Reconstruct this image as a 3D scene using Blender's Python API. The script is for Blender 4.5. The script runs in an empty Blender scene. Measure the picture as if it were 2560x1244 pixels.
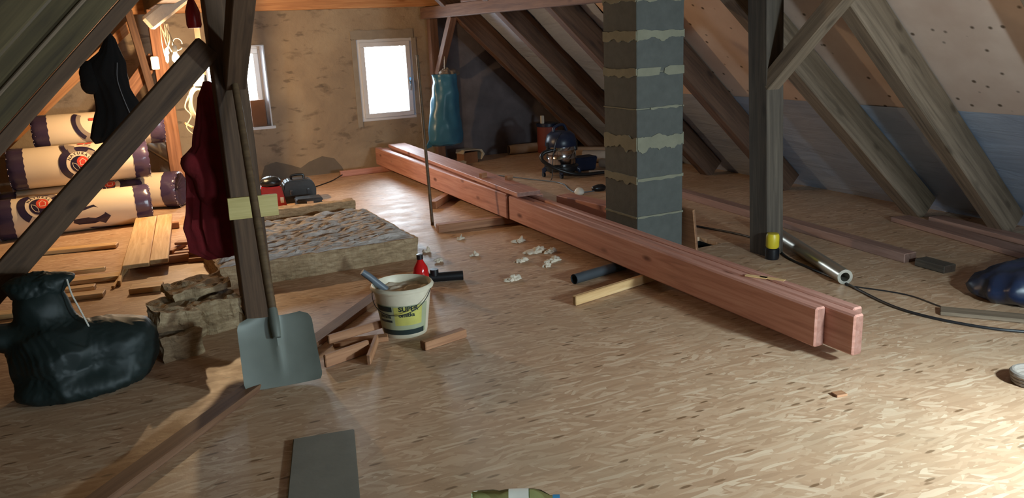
import bpy, bmesh, math, random
import numpy as np
from mathutils import Vector, Matrix, noise
random.seed(7); rng = np.random.default_rng(7)
S = bpy.context.scene
C = S.collection
# ------------------------------------------------------------------ camera
F_PX, PITCH, ROLL, YAW, CAM_H = 2050.0, 14.745, 2.571, 26.26, 1.5
p_, r_, y_ = [math.radians(v) for v in (PITCH, ROLL, YAW)]
fw = Vector((math.sin(y_)*math.cos(p_), math.cos(y_)*math.cos(p_), -math.sin(p_)))
rt = Vector((math.cos(y_), -math.sin(y_), 0)); up = rt.cross(fw)
RX = rt*math.cos(r_) - up*math.sin(r_); UX = rt*math.sin(r_) + up*math.cos(r_)
cd = bpy.data.cameras.new('camera'); cam = bpy.data.objects.new('camera', cd); C.objects.link(cam)
cam.matrix_world = Matrix(((RX.x, UX.x, -fw.x, 0), (RX.y, UX.y, -fw.y, 0), (RX.z, UX.z, -fw.z, CAM_H), (0, 0, 0, 1)))
cd.sensor_width = 36; cd.lens = 36*F_PX/2560; cd.clip_start = .05; cd.clip_end = 200
S.camera = cam
# ------------------------------------------------------------------ world, exposure
W = bpy.data.worlds.new('sky'); S.world = W; W.use_nodes = True
bg = W.node_tree.nodes['Background']; bg.inputs[0].default_value = (.74, .88, 1, 1); bg.inputs[1].default_value = 34
S.view_settings.view_transform = 'Standard'; S.view_settings.look = 'None'
S.view_settings.exposure = .1; S.view_settings.gamma = 1; S.view_settings.use_curve_mapping = False
BULB_W, WORK_W = 125, 64
def portal(x0, x1, z0, z1, y, rot=-90):
    l = bpy.data.lights.new('window_portal', 'AREA'); l.shape = 'RECTANGLE'; l.size = x1-x0; l.size_y = z1-z0
    l.cycles.is_portal = True
    o = bpy.data.objects.new('window_portal', l); C.objects.link(o)
    o.location = ((x0+x1)/2, y, (z0+z1)/2); o.rotation_euler = (math.radians(rot), 0, 0)
portal(2.2, 3.75, .7, 1.92, -3.43, 90); portal(1.08, 1.74, .6, 1.5, 9.93); portal(2.8, 3.48, .56, 1.5, 9.93)  # first portal belongs to the added fill window
# ------------------------------------------------------------------ materials
def lin(h):
    h = h.lstrip('#'); v = [int(h[i:i+2], 16)/255 for i in (0, 2, 4)]
    return tuple(c/12.92 if c <= .04045 else ((c+.055)/1.055)**2.4 for c in v) + (1,)
class NT:
    def __init__(s, name):
        s.m = bpy.data.materials.new(name); s.m.use_nodes = True; s.t = s.m.node_tree
        s.b = s.t.nodes['Principled BSDF']
    def n(s, typ, ins=None, **kw):
        nd = s.t.nodes.new(typ)
        for k, v in kw.items(): setattr(nd, k, v)
        for k, v in (ins or {}).items():
            if hasattr(v, 'is_output'): s.t.links.new(v, nd.inputs[k])
            else: nd.inputs[k].default_value = v
        return nd
    def link(s, a, b): s.t.links.new(a, b)
    def coord(s, scale=(1, 1, 1), rot=(0, 0, 0), which='Object', loc=(0, 0, 0)):
        tc = s.n('ShaderNodeTexCoord'); mp = s.n('ShaderNodeMapping', {'Vector': tc.outputs[which]})
        mp.inputs['Scale'].default_value = scale; mp.inputs['Rotation'].default_value = rot; mp.inputs['Location'].default_value = loc
        return mp.outputs[0]
    def noise(s, vec, scale, detail=4, rough=.55, dist=0):
        return s.n('ShaderNodeTexNoise', {'Vector': vec, 'Scale': scale, 'Detail': detail, 'Roughness': rough, 'Distortion': dist}).outputs[0]
    def ramp(s, fac, stops):
        r = s.n('ShaderNodeValToRGB', {'Fac': fac}); e = r.color_ramp.elements
        while len(e) < len(stops): e.new(.5)
        for el, (p, c) in zip(e, stops): el.position = p; el.color = lin(c) if isinstance(c, str) else c
        return r.outputs[0]
    def mix(s, fac, a, b, mode='MIX'):
        m = s.n('ShaderNodeMix', data_type='RGBA', blend_type=mode)
        for i, v in ((0, fac), (6, a), (7, b)):
            if hasattr(v, 'is_output'): s.link(v, m.inputs[i])
            else: m.inputs[i].default_value = v if i == 0 else (lin(v) if isinstance(v, str) else v)
        return m.outputs[2]
    def col(s, v):
        if hasattr(v, 'is_output'): s.link(v, s.b.inputs['Base Color'])
        else: s.b.inputs['Base Color'].default_value = lin(v)
    def bump(s, h, strength=.3, dist=.01):
        b = s.n('ShaderNodeBump', {'Height': h, 'Strength': strength, 'Distance': dist}); s.link(b.outputs[0], s.b.inputs['Normal'])
    def set(s, **kw):
        for k, v in kw.items(): s.b.inputs[k.replace('_', ' ')].default_value = v
        return s.m
M = {}
def plain(name, c, rough=.6, metal=0, bump=0, bscale=60, var=.12, **kw):
    t = NT(name); v = t.coord(); nz = t.noise(v, bscale*.2, 3)
    r, g, b, _ = lin(c)
    t.col(t.ramp(nz, [(.25, (r*(1-var), g*(1-var), b*(1-var), 1)), (.75, (min(r*(1+var), 1), min(g*(1+var), 1), min(b*(1+var), 1), 1))]))
    if bump: t.bump(t.noise(v, bscale, 4), bump, .004)
    M[name] = t.set(Roughness=rough, Metallic=metal, **kw); return M[name]
def wood(name, dark, mid, light, rough=.6, knots=True, gs=1.0, knotcol=None):
    t = NT(name)
    info = t.n('ShaderNodeObjectInfo'); tc = t.n('ShaderNodeTexCoord')
    off = t.n('ShaderNodeVectorMath', {0: tc.outputs['Object']}, operation='ADD')
    sc = t.n('ShaderNodeVectorMath', {0: (13.1, 7.7, 3.3)}, operation='SCALE'); t.link(info.outputs['Random'], sc.inputs['Scale']); t.link(sc.outputs[0], off.inputs[1])
    mp = t.n('ShaderNodeMapping', {'Vector': off.outputs[0]}); mp.inputs['Scale'].default_value = (1.2*gs, 22*gs, 22*gs)
    g = t.noise(mp.outputs[0], 1.6, 6, .6, .6)
    col = t.ramp(g, [(.28, dark), (.5, mid), (.75, light)])
    if knots:
        mk = t.n('ShaderNodeMapping', {'Vector': off.outputs[0]}); mk.inputs['Scale'].default_value = (2.6, 7, 7)
        vo = t.n('ShaderNodeTexVoronoi', {'Vector': mk.outputs[0], 'Scale': 1.0, 'Randomness': 1.0})
        k = t.ramp(vo.outputs['Distance'], [(.06, (1, 1, 1, 1)), (.16, (0, 0, 0, 1))])
        col = t.mix(k, col, knotcol or dark)
    sp_ = t.n('ShaderNodeSeparateXYZ', {'Vector': tc.outputs['Normal']}); ab = t.n('ShaderNodeMath', {0: sp_.outputs[0]}, operation='ABSOLUTE')
    gt = t.n('ShaderNodeMath', {0: ab.outputs[0], 1: .85}, operation='GREATER_THAN'); col = t.mix(gt.outputs[0], col, t.mix(.55, col, '#3a241a'))   # darker end grain
    t.col(col); t.bump(g, .25, .004); M[name] = t.set(Roughness=rough); return M[name]
# OSB floor: several layers of elongated flakes
def osb():
    t = NT('osb'); col = None; bumps = None
    for i, (rot, sx, sy) in enumerate(((.25, 11, 52), (-.5, 13, 60), (.75, 12, 56), (.05, 9, 66))):
        base = t.coord((1, 1, 1), (0, 0, rot), loc=(i*3.7, i*1.9, 0))
        wn = t.n('ShaderNodeTexNoise', {'Vector': base, 'Scale': 5.0, 'Detail': 2}).outputs['Color']
        wv = t.n('ShaderNodeVectorMath', {0: wn, 1: (.06, .06, 0)}, operation='MULTIPLY').outputs[0]
        ad = t.n('ShaderNodeVectorMath', {0: base, 1: wv}, operation='ADD').outputs[0]
        mp = t.n('ShaderNodeMapping', {'Vector': ad}); mp.inputs['Scale'].default_value = (sx, sy, 1)
        vo = t.n('ShaderNodeTexVoronoi', {'Vector': mp.outputs[0], 'Scale': 1.0}, voronoi_dimensions='2D')
        sp = t.n('ShaderNodeSeparateColor', {'Color': vo.outputs['Color']})
        tone = t.ramp(sp.outputs[0], [(0, '#b18c6e'), (.4, '#bc9778'), (.8, '#c7a587'), (1, '#d6b99c')])
        if col is None: col = tone; bumps = sp.outputs[1]
        else:
            msk = t.ramp(sp.outputs[2], [(.5, (0, 0, 0, 1)), (.52, (1, 1, 1, 1))]); col = t.mix(msk, col, tone)
            bumps = t.mix(msk, bumps, sp.outputs[1])
    # dark chips and resin strands
    cc = t.coord((13, 48, 1), (0, 0, .35)); vo = t.n('ShaderNodeTexVoronoi', {'Vector': cc, 'Scale': 1.0}, voronoi_dimensions='2D')
    ck = t.n('ShaderNodeSeparateColor', {'Color': vo.outputs['Color']}).outputs[0]
    a = t.ramp(ck, [(.95, (0, 0, 0, 1)), (.97, (.8, .8, .8, 1))]); b2 = t.ramp(vo.outputs['Distance'], [(.25, (1, 1, 1, 1)), (.4, (0, 0, 0, 1))])
    col = t.mix(t.mix(1.0, a, b2, 'MULTIPLY'), col, '#6b4a2c')
    # trodden dust in broad patches
    nz = t.noise(t.coord(), 1.3, 5, .6); col = t.mix(t.ramp(nz, [(.45, (0, 0, 0, 1)), (.75, (.45, .45, .45, 1))]), col, '#a8957c')
    t.col(col); fine = t.noise(t.coord(), 90, 3)
    t.bump(t.mix(.35, bumps, fine), .3, .004)
    rr = t.ramp(t.noise(t.coord(), 6, 4), [(.3, (.42,)*3+(1,)), (.7, (.58,)*3+(1,))]); t.link(rr, t.b.inputs['Roughness'])
    M['osb'] = t.m
osb()
def plaster():
    t = NT('plaster'); v = t.coord()
    n1 = t.noise(v, 1.1, 6, .62, .3); col = t.ramp(n1, [(.3, '#8b7b69'), (.5, '#a39079'), (.72, '#b5a48b')])
    st = t.noise(t.coord((1.6, 1, 3.2)), 1.9, 5, .6, .4); col = t.mix(t.ramp(st, [(.57, (0, 0, 0, 1)), (.68, (.75, .75, .75, 1))]), col, '#6d5f51')
    sm = t.noise(t.coord((3, 1, 9)), 1.6, 3, .5); col = t.mix(t.ramp(sm, [(.63, (0, 0, 0, 1)), (.7, (.6, .6, .6, 1))]), col, '#5d5147')
    t.col(col); t.bump(t.noise(v, 9, 8, .6), .55, .03); M['plaster'] = t.set(Roughness=.9)
plaster()
plain('dark_wall', '#6a6163', .95, bump=.6, bscale=25, var=.25)
plain('white_pvc', '#dcdce0', .35, var=.03)
plain('reveal', '#a8a29c', .7, bump=.2)
wood('old_timber', '#3d2c20', '#57412f', '#6b523d', .8)
wood('rafter_wood', '#3d2a20', '#5a4030', '#70533f', .8)
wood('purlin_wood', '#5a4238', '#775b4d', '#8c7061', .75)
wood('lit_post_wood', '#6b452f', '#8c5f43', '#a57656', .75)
wood('dull_pink', '#7d5d50', '#927063', '#a58477', .75)
wood('pink_timber', '#a36e60', '#bf8878', '#d0a092', .5, knotcol='#6e3d2e')
wood('pale_board', '#b98f5e', '#d2aa76', '#e4c597', .65)
wood('batten_wood', '#8a5c3f', '#a97754', '#c0906b', .65)
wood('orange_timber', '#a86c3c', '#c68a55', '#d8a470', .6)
wood('yellow_ply', '#b3a05f', '#c6b474', '#d6c68c', .6, knots=False)
wood('grey_timber', '#564839', '#746351', '#8c7966', .8)
wood('grey_dark_timber', '#3a322b', '#4f453b', '#63584b', .8)
wood('olive_timber', '#3c3220', '#52462c', '#635639', .8)
wood('handle_wood', '#4a3828', '#5c4832', '#6d573d', .55, knots=False)
wood('red_brown', '#5f3e2c', '#735038', '#846048', .7)
def foil(name, a, b, rough=.32, metal=.55):
    t = NT(name); v = t.coord((1, 1, 1))
    t.col(t.ramp(t.noise(v, 1.5, 4), [(.3, a), (.7, b)]))
    w = t.noise(t.coord((1.2, .8, 5)), 2.2, 5, .55, .6); t.bump(w, .35, .05); M[name] = t.set(Roughness=rough, Metallic=metal)
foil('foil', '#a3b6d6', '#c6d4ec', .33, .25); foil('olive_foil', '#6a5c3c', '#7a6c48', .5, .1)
def panel():
    t = NT('sheathing'); col = t.ramp(t.noise(t.coord(), 3, 5), [(.3, '#d0b8aa'), (.7, '#e2cec2')])
    vo = t.n('ShaderNodeTexVoronoi', {'Vector': t.coord((1, 1, 1)), 'Scale': 8.5}); a = t.ramp(vo.outputs['Distance'], [(.07, (1, 1, 1, 1)), (.15, (0, 0, 0, 1))])
    t.col(t.mix(a, col, '#6b5849')); M['sheathing'] = t.set(Roughness=.7)
panel()
plain('block', '#535450', .95, bump=.5, bscale=90, var=.12); plain('mortar', '#7d7a68', .95, bump=.6, bscale=60)
def wool():
    t = NT('wool'); v = t.coord((3, 3, 14)); n1 = t.noise(v, 4, 7, .65, .5)
    t.col(t.ramp(n1, [(.3, '#8c7458'), (.52, '#b59a78'), (.75, '#d2bb9a')])); t.bump(t.noise(t.coord((6, 2, 2)), 9, 8, .7, .4), .7, .02)
    M['wool'] = t.set(Roughness=1.0)
wool()
def wooltop():
    t = NT('wool_torn'); v = t.coord((4, 14, 4)); n1 = t.noise(v, 2.4, 7, .65, .4)
    t.col(t.ramp(n1, [(.3, '#a79b92'), (.5, '#cbc1ba'), (.72, '#e6dfda')])); t.bump(n1, .8, .03); M['wool_torn'] = t.set(Roughness=1.0)
wooltop()
plain('wool_white', '#d9cbb8', 1, bump=.8, bscale=50)
plain('black_plastic', '#14161a', .35, bump=.15, bscale=30); plain('bin_bag', '#12201f', .58, bump=.3, bscale=10, var=.2)
plain('blue_plastic', '#3f7ea3', .3, bump=.2, bscale=14, var=.2); plain('navy_plastic', '#1c2740', .35); plain('grey_plastic', '#5d6670', .45)
plain('black_cloth', '#0e0f11', .95, bump=.4, bscale=120); plain('red_cloth', '#6d1218', .95, bump=.4, bscale=90, var=.2)
plain('red_plastic', '#9c1b20', .3); plain('red_gloss', '#c01a1c', .12); plain('white_plastic', '#d9d4c8', .4); plain('piping', '#8e949c', .5)
plain('galvanised', '#9aa39a', .38, .75, bump=.08, bscale=20, var=.15); plain('shovel_metal', '#6c7068', .5, .15, bump=.12, bscale=22, var=.18)
plain('steel', '#c8c8cc', .14, 1.0); plain('duct_metal', '#b9b3a6', .33, .8, bump=.25, bscale=8)
plain('bucket_plastic', '#d8cdb6', .45); plain('label_yellow', '#bdb65f', .5, var=.2); plain('label_dark', '#23302f', .5); plain('label_green', '#a5a888', .5)
plain('plaster_mix', '#dccdb8', .95, bump=1, bscale=30); plain('cardboard', '#8a5f42', .85, var=.1); plain('pale_card', '#b4a793', .85)
plain('roll_cream', '#e2cdb0', .38, bump=.12, bscale=6, var=.05); plain('roll_violet', '#40344a', .22, bump=.6, bscale=12, var=.4); plain('roll_dark', '#2a2138', .3, var=.3)
plain('roll_grey', '#8f7f72', .35, var=.2, bump=.2, bscale=10); plain('print_red', '#d2452f', .45); plain('print_ink', '#4a3a34', .5); plain('film', '#a79cab', .12, bump=.6, bscale=18, var=.3)
plain('grey_sheet', '#7b7468', .8, bump=.2, bscale=30); plain('grey_wall_pipe', '#3f454b', .45); plain('cable_black', '#1c1c20', .5); plain('cable_white', '#a89f8e', .5)
plain('yellow_plastic', '#cdb52c', .4); plain('blue_liquid', '#2f7391', .25); plain('orange_plastic', '#d8623a', .4); plain('hole_shade', '#0b0b0d', 1)
plain('rope', '#8b8077', .95, bump=.5); plain('drum_red', '#7a3a30', .6); plain('card_tube', '#94806f', .8); plain('pvc_grey', '#9a938d', .4)
def glassy(name, c, rough=.02, trans=1):
    t = NT(name); t.col(c); M[name] = t.set(Roughness=rough, Transmission_Weight=trans, IOR=1.45); return M[name]
glassy('green_pet', '#bfe0b4', .05)
def pane():
    t = NT('pane'); tr = t.n('ShaderNodeBsdfTransparent', {'Color': (.97, .98, .98, 1)}); gl = t.n('ShaderNodeBsdfGlossy', {'Roughness': .02}); fr = t.n('ShaderNodeFresnel', {'IOR': 1.4})
    mx = t.n('ShaderNodeMixShader', {0: fr.outputs[0], 1: tr.outputs[0], 2: gl.outputs[0]}); t.link(mx.outputs[0], t.t.nodes['Material Output'].inputs[0]); M['pane'] = t.m
pane()
def glow(name, c, st):
    t = NT(name); t.col('#000000'); t.b.inputs['Emission Color'].default_value = lin(c); t.b.inputs['Emission Strength'].default_value = st; M[name] = t.m
glow('bulb_glow', '#ffd9a0', 40); glow('led_glow', '#f2fff0', 14)
# ------------------------------------------------------------------ mesh helpers
def tag(o, label=None, category=None, group=None, kind=None):
    for k, v in (('label', label), ('category', category), ('group', group), ('kind', kind)):
        if v: o[k] = v
    return o
def empty(name, loc=(0, 0, 0), rz=0, **kw):
    o = bpy.data.objects.new(name, None); C.objects.link(o); o.location = loc; o.rotation_euler = (0, 0, rz); o.empty_display_size = .05
    return tag(o, **kw)
def link(name, me, mat, parent=None, smooth=False, **kw):
    if mat is not None and not me.materials: me.materials.append(M[mat] if isinstance(mat, str) else mat)
    if smooth: me.polygons.foreach_set('use_smooth', [True]*len(me.polygons))
    o = bpy.data.objects.new(name, me); C.objects.link(o)
    if parent is not None: o.parent = parent
    return tag(o, **kw)
def mesh(vs, fs):
    me = bpy.data.meshes.new('m'); me.from_pydata([tuple(v) for v in vs], [], fs); me.update(); return me
class MB:
    def __init__(s): s.v = []; s.f = []
    def add(s, vs, fs):
        o = len(s.v); s.v += [tuple(v) for v in vs]; s.f += [tuple(i+o for i in f) for f in fs]; return s
    def box(s, x0, x1, y0, y1, z0, z1, mat=None):
        vs = [Vector((x, y, z)) for z in (z0, z1) for y in (y0, y1) for x in (x0, x1)]
        if mat: vs = [mat @ v for v in vs]
        return s.add(vs, [(0, 2, 3, 1), (4, 5, 7, 6), (0, 1, 5, 4), (2, 6, 7, 3), (0, 4, 6, 2), (1, 3, 7, 5)])
    def tube(s, pts, r, n=10, caps=True, hollow=False):
        pts = [Vector(p) for p in pts]; rs = r if isinstance(r, (list, tuple)) else [r]*len(pts)
        d0 = (pts[1]-pts[0]).normalized(); a = d0.orthogonal().normalized(); rings = []
        for i, p in enumerate(pts):
            d = (pts[min(i+1, len(pts)-1)]-pts[max(i-1, 0)]).normalized()
            a = (a - d*a.dot(d)).normalized(); b = d.cross(a)
            rings.append([p+(a*math.cos(2*math.pi*k/n)+b*math.sin(2*math.pi*k/n))*rs[i] for k in range(n)])
        vs = [v for rg in rings for v in rg]; fs = []
        for i in range(len(pts)-1):
            for k in range(n): fs.append((i*n+k, i*n+(k+1) % n, (i+1)*n+(k+1) % n, (i+1)*n+k))
        if caps: fs.append(tuple(range(n-1, -1, -1))); fs.append(tuple(len(vs)-n+k for k in range(n)))
        return s.add(vs, fs)
    def lathe(s, prof, n=28, mat=None, cap0=False, cap1=False):
        vs = []; fs = []
        for (r, z) in prof:
            for k in range(n):
                v = Vector((r*math.cos(2*math.pi*k/n), r*math.sin(2*math.pi*k/n), z)); vs.append(mat @ v if mat else v)
        for i in range(len(prof)-1):
            for k in range(n): fs.append((i*n+k, i*n+(k+1) % n, (i+1)*n+(k+1) % n, (i+1)*n+k))
        if cap0: fs.append(tuple(range(n-1, -1, -1)))
        if cap1: fs.append(tuple(len(vs)-n+k for k in range(n)))
        return s.add(vs, fs)
    def prism(s, poly, y0, y1, mat=None):  # polygon in XZ extruded along Y
        n = len(poly); vs = [Vector((x, y0, z)) for x, z in poly]+[Vector((x, y1, z)) for x, z in poly]
        if mat: vs = [mat @ v for v in vs]
        return s.add(vs, [tuple(range(n)), tuple(range(2*n-1, n-1, -1))]+[(i, n+i, n+(i+1) % n, (i+1) % n) for i in range(n)])
    def build(s, name, mat, parent=None, smooth=False, bevel=0, seg=2, **kw):
        me = mesh(s.v, s.f)
        bm = bmesh.new(); bm.from_mesh(me); bmesh.ops.recalc_face_normals(bm, faces=bm.faces)
        if bevel: bmesh.ops.bevel(bm, geom=[e for e in bm.edges if len(e.link_faces) == 2 and e.calc_face_angle(0) > .6], offset=bevel, segments=seg, affect='EDGES', clamp_overlap=True)
        bm.to_mesh(me); bm.free()
        o = link(name, me, mat, parent, False, **kw)
        if smooth: me.polygons.foreach_set('use_smooth', [True]*len(me.polygons)); me.set_sharp_from_angle(angle=math.radians(40))
        return o
def frame_of(p0, p1, up=(0, 0, 1)):
    p0, p1 = Vector(p0), Vector(p1); x = (p1-p0).normalized(); u = Vector(up); y = u.cross(x)
    if y.length < 1e-4: y = Vector((0, 1, 0)).cross(x)
    y.normalize(); z = x.cross(y); c = (p0+p1)/2
    return Matrix(((x.x, y.x, z.x, c.x), (x.y, y.y, z.y, c.y), (x.z, y.z, z.z, c.z), (0, 0, 0, 1))), (p1-p0).length
def timber(name, p0, p1, w, h, mat, parent=None, up=(0, 0, 1), bevel=.004, **kw):
    m, L = frame_of(p0, p1, up); o = MB().box(-L/2, L/2, -w/2, w/2, -h/2, h/2).build(name, mat, parent, bevel=bevel, seg=1, **kw)
    o.matrix_world = m
    if parent is not None:
        o.matrix_parent_inverse = Matrix(); o.matrix_basis = parent_mat(parent).inverted() @ m
    return o
def parent_mat(p):
    m = Matrix.LocRotScale(p.location, p.rotation_euler, p.scale)
    return (parent_mat(p.parent) @ m) if p.parent else m
def bez(pts, n=12):  # Catmull-Rom
    P = [Vector(p) for p in pts]; P = [P[0]*2-P[1]]+P+[P[-1]*2-P[-2]]; out = []
    for i in range(1, len(P)-2):
        for k in range(n):
            t = k/n; a, b, c, d = P[i-1:i+3]
            out.append(.5*((2*b)+(c-a)*t+(2*a-5*b+4*c-d)*t*t+(3*b-a-3*c+d)*t**3))
    out.append(P[-2]); return out
def loft(name, levels, mat, parent=None, n=48, fold=0, fk=9, seed=0, nz=.0, cap=True, **kw):
    """levels: (z, cx, cy, rx, ry[, fold]) closed rings"""
    vs = []; fs = []
    for L in levels:
        z, cx, cy, rx, ry = L[:5]; fo = L[5] if len(L) > 5 else fold
        for k in range(n):
            a = 2*math.pi*k/n; w = 1+fo*math.sin(fk*a+seed+z*3)+fo*.6*math.sin((fk*2+3)*a+z*7+seed)
            v = Vector((cx+rx*math.cos(a)*w, cy+ry*math.sin(a)*w, z))
            if nz: v += Vector(noise.noise_vector(v*9+Vector((seed, 0, 0))))*nz
            vs.append(v)
    for i in range(len(levels)-1):
        for k in range(n): fs.append((i*n+k, i*n+(k+1) % n, (i+1)*n+(k+1) % n, (i+1)*n+k))
    if cap: fs += [tuple(range(n-1, -1, -1)), tuple(len(vs)-n+k for k in range(n))]
    return MB().add(vs, fs).build(name, mat, parent, smooth=True, **kw)
def interp(levels, m):
    out = []; k = len(levels[0]); L = [tuple(l) for l in levels]
    for i in range(len(L)-1):
        for j in range(m):
            t = j/m; out.append(tuple(L[i][q]*(1-t)+L[i+1][q]*t for q in range(k)))
    out.append(L[-1]); return out
def blob(name, balls, center, mat, parent=None, sub=5, k=.06, crumple=0, cs=9, floor=None, seed=0, ridged=False, loc=(0, 0, 0), sharp=0, **kw):
    """star-shaped skin round smooth-united ellipsoids (c, r3)"""
    bm = bmesh.new(); bmesh.ops.create_icosphere(bm, subdivisions=sub, radius=1); D = np.array([v.co[:] for v in bm.verts]); c0 = np.array(center)
    def sdf(P):
        acc = None
        for c, r in balls:
            q = (P-np.array(c))/np.array(r); l = np.linalg.norm(q, axis=1); d = (l-1)*min(r)
            if acc is None: acc = d
            else:
                h = np.clip(.5+.5*(d-acc)/k, 0, 1); acc = d*(1-h)+acc*h-k*h*(1-h)
        return acc
    hi = np.full(len(D), 2.0); hit = np.zeros(len(D), bool)
    ts = np.linspace(1.2, 0, 240); r = np.zeros(len(D))
    for t in ts:
        s_ = sdf(c0+D*t) < 0; new = s_ & ~hit; r[new] = t; hit |= s_
    for v, d, rr in zip(bm.verts, D, r):
        p = Vector(c0)+Vector(d)*rr
        if crumple:
            q = p*cs+Vector((seed*3.1, 0, 0))
            nn = noise.noise(q); 
            if ridged: nn = (1-abs(nn)*2.2)*.8+.6*(1-abs(noise.noise(q*2.1))*2)*.5
            p += Vector(d)*crumple*nn
        if floor is not None and p.z < floor: p.z = floor+.001*random.random()
        v.co = p
    me = bpy.data.meshes.new('m'); bm.to_mesh(me); bm.free()
    o = link(name, me, mat, parent, True, **kw); o.location = loc
    if sharp: me.set_sharp_from_angle(angle=math.radians(sharp))
    return o
def ragged_slab(name, x0, x1, y0, y1, z0, z1, mat, parent=None, amp=.015, div=.03, seed=0, sideamp=None, topamp=None, stretch=(1, 1, 1), **kw):
    bm = bmesh.new(); bmesh.ops.create_cube(bm, size=1)
    bmesh.ops.transform(bm, matrix=Matrix.Translation(((x0+x1)/2, (y0+y1)/2, (z0+z1)/2)) @ Matrix.Diagonal((x1-x0, y1-y0, z1-z0, 1)), verts=bm.verts)
    for ax, ln in ((0, x1-x0), (1, y1-y0), (2, z1-z0)):
        k = int(ln/div)
        if k > 0:
            es = [e for e in bm.edges if abs((e.verts[0].co-e.verts[1].co).normalized()[ax]) > .9]
            bmesh.ops.subdivide_edges(bm, edges=es, cuts=k, use_grid_fill=True)
    for v in bm.verts:
        q = Vector((v.co.x*stretch[0], v.co.y*stretch[1], v.co.z*stretch[2]))*14+Vector((seed*5, 0, 0))
        n = Vector(noise.noise_vector(q))+Vector(noise.noise_vector(q*2.3))*.5
        ta = topamp if (topamp is not None and v.co.z > z1-1e-3) else amp
        onb = v.co.z < z0+1e-3
        v.co += Vector((n.x*amp, n.y*amp, 0 if onb else n.z*ta))
    me = bpy.data.meshes.new('m'); bm.to_mesh(me); bm.free(); return link(name, me, mat, parent, False, **kw)
def text_mesh(txt, size, bold=0):
    cu = bpy.data.curves.new('t', 'FONT'); cu.body = txt; cu.size = size; cu.align_x = 'CENTER'; cu.align_y = 'CENTER'; cu.offset = bold; cu.resolution_u = 3
    o = bpy.data.objects.new('t', cu); C.objects.link(o); dg = bpy.context.evaluated_depsgraph_get()
    me = bpy.data.meshes.new_from_object(o.evaluated_get(dg)); bpy.data.objects.remove(o); bpy.data.curves.remove(cu)
    bm = bmesh.new(); bm.from_mesh(me); bmesh.ops.triangulate(bm, faces=bm.faces)
    vs = [v.co.copy() for v in bm.verts]; fs = [tuple(v.index for v in f.verts) for f in bm.faces]; bm.free(); bpy.data.meshes.remove(me); return vs, fs
# ------------------------------------------------------------------ the setting
GY = 9.5
RS, RE = .95, 5.83          # right roof skin z = RS*(RE-x)
LS, LZ = .98, 1.86          # left roof skin z = LS*x+LZ
XR = (RS*RE-LZ)/(LS+RS); ZR = LS*XR+LZ; XL = -LZ/LS; Y0 = -3.0
# floor with a square hole cut beside the chimney
HX0, HX1, HY0, HY1 = 3.58, 3.8, 4.36, 4.6
fl = MB()
xs = [XL-.1, HX0, HX1, RE+.1]; ys = [Y0, HY0, HY1, GY+.05]
for i in range(3):
    for j in range(3):
        if (i, j) != (1, 1): fl.add([(xs[i], ys[j], 0), (xs[i+1], ys[j], 0), (xs[i+1], ys[j+1], 0), (xs[i], ys[j+1], 0)], [(0, 1, 2, 3)])
h = [(HX0, HY0), (HX1, HY0), (HX1, HY1), (HX0, HY1)]
for i in range(4):
    a, b = h[i], h[(i+1) % 4]; fl.add([(a[0], a[1], 0), (b[0], b[1], 0), (b[0], b[1], -.03), (a[0], a[1], -.03)], [(0, 1, 2, 3)])
floor = fl.build('floor', 'osb', kind='structure', label='oriented strand board attic floor with scattered dust')
hb = MB()
for i in range(4):
    a, b = h[i], h[(i+1) % 4]; hb.add([(a[0], a[1], -.03), (b[0], b[1], -.03), (b[0], b[1], -.4), (a[0], a[1], -.4)], [(0, 1, 2, 3)])
hb.add([(x, y, -.4) for x, y in h], [(0, 1, 2, 3)]); hb.build('floor_hole', 'hole_shade', floor)  # near-black colour stands for the shade inside the hole
# gable wall with two openings, rendered left of X=3.76, a darker material beyond
W1 = (1.08, 1.76, .59, 1.49); W2 = (2.8, 3.48, .56, 1.5); XD = 3.76
def wall_grid(xs, zs, holes, y):
    m = MB()
    for i in range(len(xs)-1):
        for j in range(len(zs)-1):
            cx, cz = (xs[i]+xs[i+1])/2, (zs[j]+zs[j+1])/2
            if any(a < cx < b and c < cz < d for a, b, c, d in holes): continue
            m.box(xs[i], xs[i+1], y, y+.42, zs[j], zs[j+1])
    return m
gw = wall_grid([XL-.2, W1[0], W1[1], W2[0], W2[1], XD], [0, W2[2], W1[2], W1[3], W2[3], 4.0], (W1, W2), GY)
wall = gw.build('wall_back', 'plaster', kind='structure', label='old stained plaster gable wall with two windows')
MB().box(XD, RE+.3, GY+.015, GY+.42, 0, 4.0).build('dark_wall_end', 'dark_wall', wall, label='dark right end of the gable')  # right end of the gable, darker in colour than the plaster
# patched plaster round window 2
def patch(x0, x1, z0, z1, seed, mat):
    r = random.Random(seed); pts = []
    for k in range(12): pts.append((x0+(x1-x0)*k/11, z1+r.uniform(-.008, .008)))
    for k in range(12): pts.append((x1-(x1-x0)*k/11, z0+r.uniform(-.006, .006)))
    return MB().prism(pts, GY-.012, GY+.001).build('plaster_patch', mat, wall)
plain('fresh_mortar', '#9c9182', .95, bump=.5, bscale=40); plain('damp_plaster', '#6f665c', .95, bump=.4, bscale=30)
patch(2.74, 3.5, 1.5, 1.6, 1, 'fresh_mortar'); patch(2.74, 2.8, .5, 1.5, 2, 'fresh_mortar'); patch(3.48, 3.53, .6, 1.5, 3, 'fresh_mortar')
pts = [(1.55, 0), (1.62, .17), (1.75, .2), (1.9, .15), (2.02, .1), (2.12, .16), (2.28, .21), (2.42, .17), (2.5, .06), (2.52, 0)]
MB().prism(pts, GY-.004, GY+.002).build('damp_patch', 'damp_plaster', wall, label='grey damp stain rising from the floor')
FILL_WIN = (2.2, 3.75, .7, 1.92)  # added unseen window opening, lets in cool fill light from behind
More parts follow.
